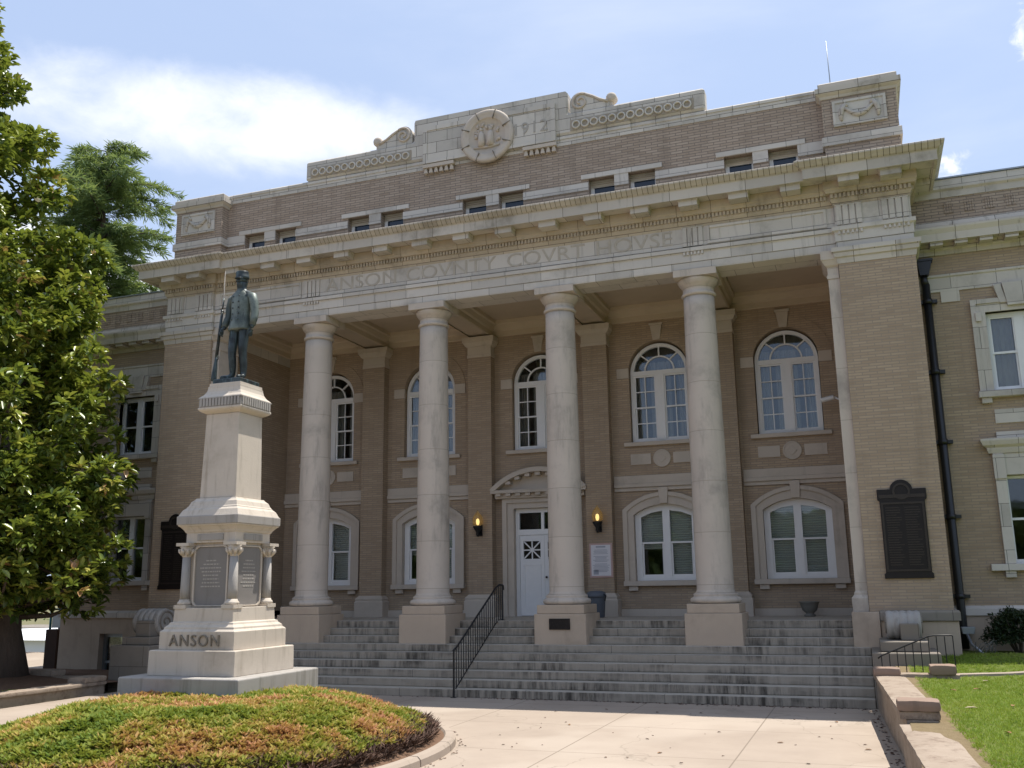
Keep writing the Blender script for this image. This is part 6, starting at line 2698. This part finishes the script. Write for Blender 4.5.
def shrub(name, x, y, z, rx, ry, rz, n, L, label, mat='bushleaf', group=None, stems=9):
    t = thing(name, (x, y, z), label, 'shrub', group)
    d = unit(n)
    d[:, 2] = np.abs(d[:, 2]) * 0.95 + rng.uniform(-0.2, 0.05, n)
    lump = np.array([1 + 0.28 * nz3d(q[0] * 2 + x, q[1] * 2 + y, q[2] * 2, 1.2) for q in d])
    p = np.array([x, y, z + rz * 0.35]) + d * (rng.uniform(0.35, 1.0, n) ** 0.5 * lump)[:, None] * np.array([rx, ry, rz * 0.65])
    v, f, tn = whorls(p, d, 3, L, np.clip(rng.normal(0.45, 0.22, n), 0, 1), 0.1, 0.9)
    raw_mesh('foliage', v, f, M[mat], t, attr={'tone': tn})
    mb = MB()
    for i in range(stems):
        a = rng.uniform(0, 2 * PI)
        mb.tube([(x, y, z - 0.1), (x + rx * 0.4 * math.cos(a), y + ry * 0.4 * math.sin(a), z + rz * 0.4), (x + rx * 0.75 * math.cos(a), y + ry * 0.75 * math.sin(a), z + rz * 0.75)], [0.02, 0.014, 0.006], 5)
    mb.build('stems', M['bark'], t)
    return t


shrub('dark_shrub', 11.0, 0.12, lawn_z(11, 0) - 0.05, 0.62, 0.42, 0.95, 1500, 0.075, 'dark green shrub against the basement under the right wing window')
t = thing('dry_twigs', (10.35, -0.2, 0.8), 'bundle of bare dry twigs at the foot of the downspout', 'twigs')
mb = MB()
for i in range(16):
    a = rng.uniform(-0.6, 0.6)
    x0, y0 = 10.15 + rng.uniform(0, 0.35), -0.05 + rng.uniform(-0.2, 0.2)
    mb.tube([(x0, y0, 0.78), (x0 + 0.18 * a + 0.1, y0 - 0.06, 0.78 + rng.uniform(0.1, 0.3)), (x0 + 0.5 * a + 0.2, y0 - 0.1, 0.78 + rng.uniform(0.0, 0.55))], [0.010, 0.008, 0.004], 5)
mb.build('twigs', M['urn'], t)
t = thing('pipe_bucket', (10.12, 0.3, 0.85), 'small grey drain box where the downspout meets the ground', 'drain box')
mb = MB()
mb.plate([(10.02, 1.20), (10.24, 1.20), (10.27, 1.34), (10.0, 1.34)], [], 0.42, 0.66)
mb.build('box', M['flash'], t, 0.01)
mb = MB()
mb.tube([(10.10, 0.45, 1.2), (10.16, 0.3, 1.0), (10.3, -0.1, 0.86)], 0.03, 8)
mb.build('spout', M['flash'], t)

# ================================================================== left side: wall, bed, far things
t = thing('border_wall', (-9.2, -4, 0), 'low mossy stone wall along the mulch bed under the magnolia', 'wall')
mb = MB()
rough_block(mb, -9.15, -8.72, -13.0, -3.1, -0.2, 0.17, (3, 30, 2), 0.014, 31)
mb.build('long_run', M['wallstone'], t, sharp=38)
mb = MB()
rough_block(mb, -9.20, -8.67, -13.0, -3.08, 0.172, 0.25, (3, 30, 2), 0.014, 32)
mb.build('coping', M['wallstone'], t, sharp=38)
mb = MB()
rough_block(mb, -9.22, -8.66, -3.75, -3.1, 0.252, 0.38, (5, 5, 3), 0.02, 33)
mb.build('cap_block', M['wallstone'], t, sharp=38)
mb = MB()
rough_block(mb, -11.4, -9.2, -2.9, -2.55, -0.2, 0.30, (8, 3, 2), 0.014, 34)
mb.build('return_run', M['wallstone'], t, sharp=38)
mb = MB()
rough_block(mb, -11.2, -10.5, -2.95, -2.5, 0.302, 0.44, (5, 5, 3), 0.02, 35)
mb.build('cap_block', M['wallstone'], t, sharp=38)

mb = MB()
gx = np.linspace(-19, -8.9, 26)
gy = np.linspace(-14, 0.7, 34)


def bed_z(x, y):
    d = math.hypot(x - TX, y - TY)
    return 0.13 + 0.24 * math.exp(-(d / 2.2) ** 2) + 0.02 * nz3d(x, y, 0, 1.4) - 0.1 * smooth01((-15.5 - x) / 3)


mb.add([(x, y, bed_z(x, y)) for y in gy for x in gx], [(j * 26 + i, j * 26 + i + 1, (j + 1) * 26 + i + 1, (j + 1) * 26 + i) for j in range(33) for i in range(25)], True)
tag(mb.build('mulch_bed', M['mulch']), kind='structure')

# shrub line / grass fringe in the bed: short turf
pts, tones, hg = [], [], []
for i in range(3500):
    x, y = rng.uniform(-12.5, -9.3), rng.uniform(-9.5, -3.6)
    if math.hypot(x - TX, y - TY) < 2.6 or nz3d(x, y, 2, 0.8) < -0.1:
        continue
    pts.append((x, y, bed_z(x, y) - 0.01))
    tones.append(rng.uniform(0.1, 0.9))
    hg.append(rng.uniform(0.03, 0.07))
v, f, tn = sprig_field(pts, np.array(tones), np.array(hg), 1.0, 5, 0.005, None)
tag(raw_mesh('bed_grass', v, f, M['grass'], attr={'tone': tn}), kind='stuff', label='thin patchy grass in the bed behind the border wall', cat='grass')

M['redbrick'] = mat_brick('red_brick', (0.17, 0.065, 0.045), (0.24, 0.10, 0.07), (0.22, 0.17, 0.14), 0.22, 0.075)
M['whiteroof'] = mat_plain('white_metal_roof', (0.78, 0.78, 0.78), 0.5, 0.3, 0.03)
M['teal'] = mat_plain('teal_fringe', (0.03, 0.16, 0.16), 0.5, 0.4, 0.1)
M['woodpost'] = mat_plain('dark_timber', (0.055, 0.034, 0.025), 0.85, 0.2, 0.25)
mb = MB()
mb.box(-24, -14.1, 0.9, 8.4, -0.5, 0.02)
tag(mb.build('side_pavement', M['concrete']), kind='structure')
t = thing('brick_parapet', (-19.9, 8.0, 0), 'low red brick wall beyond the pavement, left of the courthouse', 'wall')
mb = MB()
mb.box(-32, -15.0, 8.6, 8.9, -2.5, -0.22)
mb.build('wall', M['redbrick'], t)
mb = MB()
mb.box(-32, -14.98, 8.55, 8.95, -0.218, -0.17)
mb.build('coping', M['wallstone'], t, 0.01)
t = thing('gate_post', (-14.95, 0.55, 0), 'dark timber post with an added teal line for lens fringing at the corner of the left wing', 'post')
mb = MB()
mb.box(-14.95, -14.5, 1.1, 1.5, -0.3, 1.22)
mb.build('timber', M['woodpost'], t, 0.01)
mb = MB()
mb.tube([(-15.0, 1.3, -0.3), (-15.0, 1.3, 1.8)], 0.035, 8)
mb.tube([(-15.0, 1.3, 1.8), (-14.5, 1.3, 1.8)], 0.03, 8)
mb.build('fringe_line', M['teal'], t)  # added tube that draws a lens colour fringe by the wing edge
mb = MB()
mb.box(-14.92, -14.52, 1.28, 1.31, 1.26, 1.68)
mb.build('panel', M['flash'], t)

t = thing('white_warehouse', (-86, 62, -6), 'long low white building far off at the left edge', 'building')
mb = MB()
mb.plate([(-104, -8), (-60, -8), (-60, -2.7), (-104, -2.7)], [], 62, 90)
mb.build('wall', M['whiteroof'], t)
mb = MB()
mb.add([(-105, 61, -2.7), (-59, 61, -2.7), (-59, 76, -2.35), (-105, 76, -2.35), (-59, 91, -2.7), (-105, 91, -2.7)], [(0, 1, 2, 3), (3, 2, 4, 5)])
mb.build('roof', M['whiteroof'], t)
t = thing('far_office', (-118, 105, -6), 'grey far building with dark windows above the white roof', 'building')
mb = MB()
hs = [rect(-138 + i * 2.4, -138 + i * 2.4 + 1.35, -5.1, -3.6) for i in range(1, 9)]
mb.plate(rect(-138, -116.5, -9, -3.3), hs, 105, 105.4)
mb.box(-138, -116.5, 105.41, 118, -9, -3.3)
mb.build('wall', M['granite'], t)
for i in range(1, 9):
    mb = MB()
    x = -138 + i * 2.4
    mb.box(x - 0.05, x + 1.4, 105.2, 105.3, -5.15, -3.55)
    mb.build('window', M['dark'], t)
# wooded hills
mb = MB()
N = 60
vs, fs = [], []
for j, (rr, hh) in enumerate(((260, -16), (330, -13), (420, -12), (560, -14), (900, -24), (1500, -40), (2100, -50), (2600, -40), (3400, -80))):
    for i in range(N + 1):
        a = math.radians(95 + 95 * i / N)
        h = hh + (5.0 if rr < 700 else 14.0) * nz3d(math.cos(a) * 9, math.sin(a) * 9, rr * 0.01)
        vs.append((rr * math.cos(a), rr * math.sin(a), h))
for j in range(8):
    for i in range(N):
        a = j * (N + 1) + i
        fs.append((a, a + 1, a + N + 2, a + N + 1))
mb.add(vs, fs, True)
M['hill'] = mat_soil('wooded_hill', (0.045, 0.075, 0.03), (0.085, 0.12, 0.05), 0.03)
tag(mb.build('hills', M['hill']), kind='structure')
pts, ou, tones = [], [], []
for i in range(5200):
    a = math.radians(rng.uniform(118, 150))
    rr = rng.uniform(150, 430)
    h = np.interp(rr, [150, 260, 330, 420, 430], [-9.5, -13.5, -11.5, -10.5, -10.5])
    c = np.array([rr * math.cos(a), rr * math.sin(a), h + rng.uniform(-2.5, 1.8)])
    pts.append(c)
d = unit(len(pts))
v, f, tn = whorls(np.array(pts), d, 6, 2.6, rng.uniform(0.1, 0.9, len(pts)), 0.1, 1.0)
tag(raw_mesh('far_woodland', v, f, M['farleaf'], attr={'tone': tn}), kind='stuff', label='green woodland far off below the left horizon', cat='woodland')

# trees across the street behind the photographer: seen mirrored in the lower windows
pts, tones = [], []
for i in range(26):
    a = math.radians(-150 + 120 * i / 25 + rng.uniform(-1.5, 1.5))
    rr = rng.uniform(52, 64)
    cx, cy = 6 + rr * math.cos(a), -8 + rr * math.sin(a)
    hh = rng.uniform(8, 12.5)
    n = 330
    d = unit(n)
    pts.append(np.array([cx, cy, hh * 0.52]) + d * (rng.uniform(0.3, 1.0, n) ** 0.4)[:, None] * np.array([4.2, 4.2, hh * 0.5]))
    tones.append(np.clip(rng.normal(0.4, 0.2, n), 0, 1))
pts = np.concatenate(pts)
v, f, tn = whorls(pts, unit(len(pts)), 4, 1.25, np.concatenate(tones), 0.1, 1.0)
tag(raw_mesh('street_trees', v, f, M['farleaf'], attr={'tone': tn}), kind='stuff', label='row of green trees across the street, mirrored in the lower windows', cat='trees')

# crumbs of dry leaf litter at the foot of the steps, the garden wall and the kerb
pts = []
for i in range(620):
    q = rng.random()
    if q < 0.5:
        x, y = rng.uniform(0.5, 8.2) if rng.random() < 0.75 else rng.uniform(-3, 8.2), Y1 - abs(rng.normal(0, 0.09)) - 0.01
    elif q < 0.75:
        y = rng.uniform(-13, -2.4)
        x = 8.26 - 0.052 * (y + 2.3) * (1 if y > -8.35 else 1.0) - abs(rng.normal(0, 0.10)) - (0.0 if y > -8.35 else -0.2)
        x = min(x, 8.2 - 0.052 * (y + 2.3))
    elif q < 0.9:
        a = rng.uniform(-1.2, 1.6)
        x, y = isl_pt(a, 1.055 + abs(rng.normal(0, 0.012)))
    else:
        x, y = rng.uniform(2.6, 8.2), rng.uniform(-12, -2.6)
    pts.append((x, y, 0.004 + rng.uniform(0, 0.006)))
pts = np.array(pts)
az = rng.uniform(0, 2 * PI, len(pts))
D_ = np.stack([np.cos(az), np.sin(az), rng.normal(0, 0.12, len(pts))], -1)
Ll = rng.uniform(0.025, 0.07, len(pts))
v, f, tn = leaf_mesh(pts, D_, np.tile([0, 0, 1.0], (len(pts), 1)) + unit(len(pts)) * 0.2, Ll, Ll * 0.5, rng.uniform(0, 1, len(pts)), 0.2)
tag(raw_mesh('leaf_litter', v, f, M['juniper_dead'], attr={'tone': tn}), kind='stuff', label='crumbs of dry leaf litter along the foot of the steps and walls', cat='leaf litter')
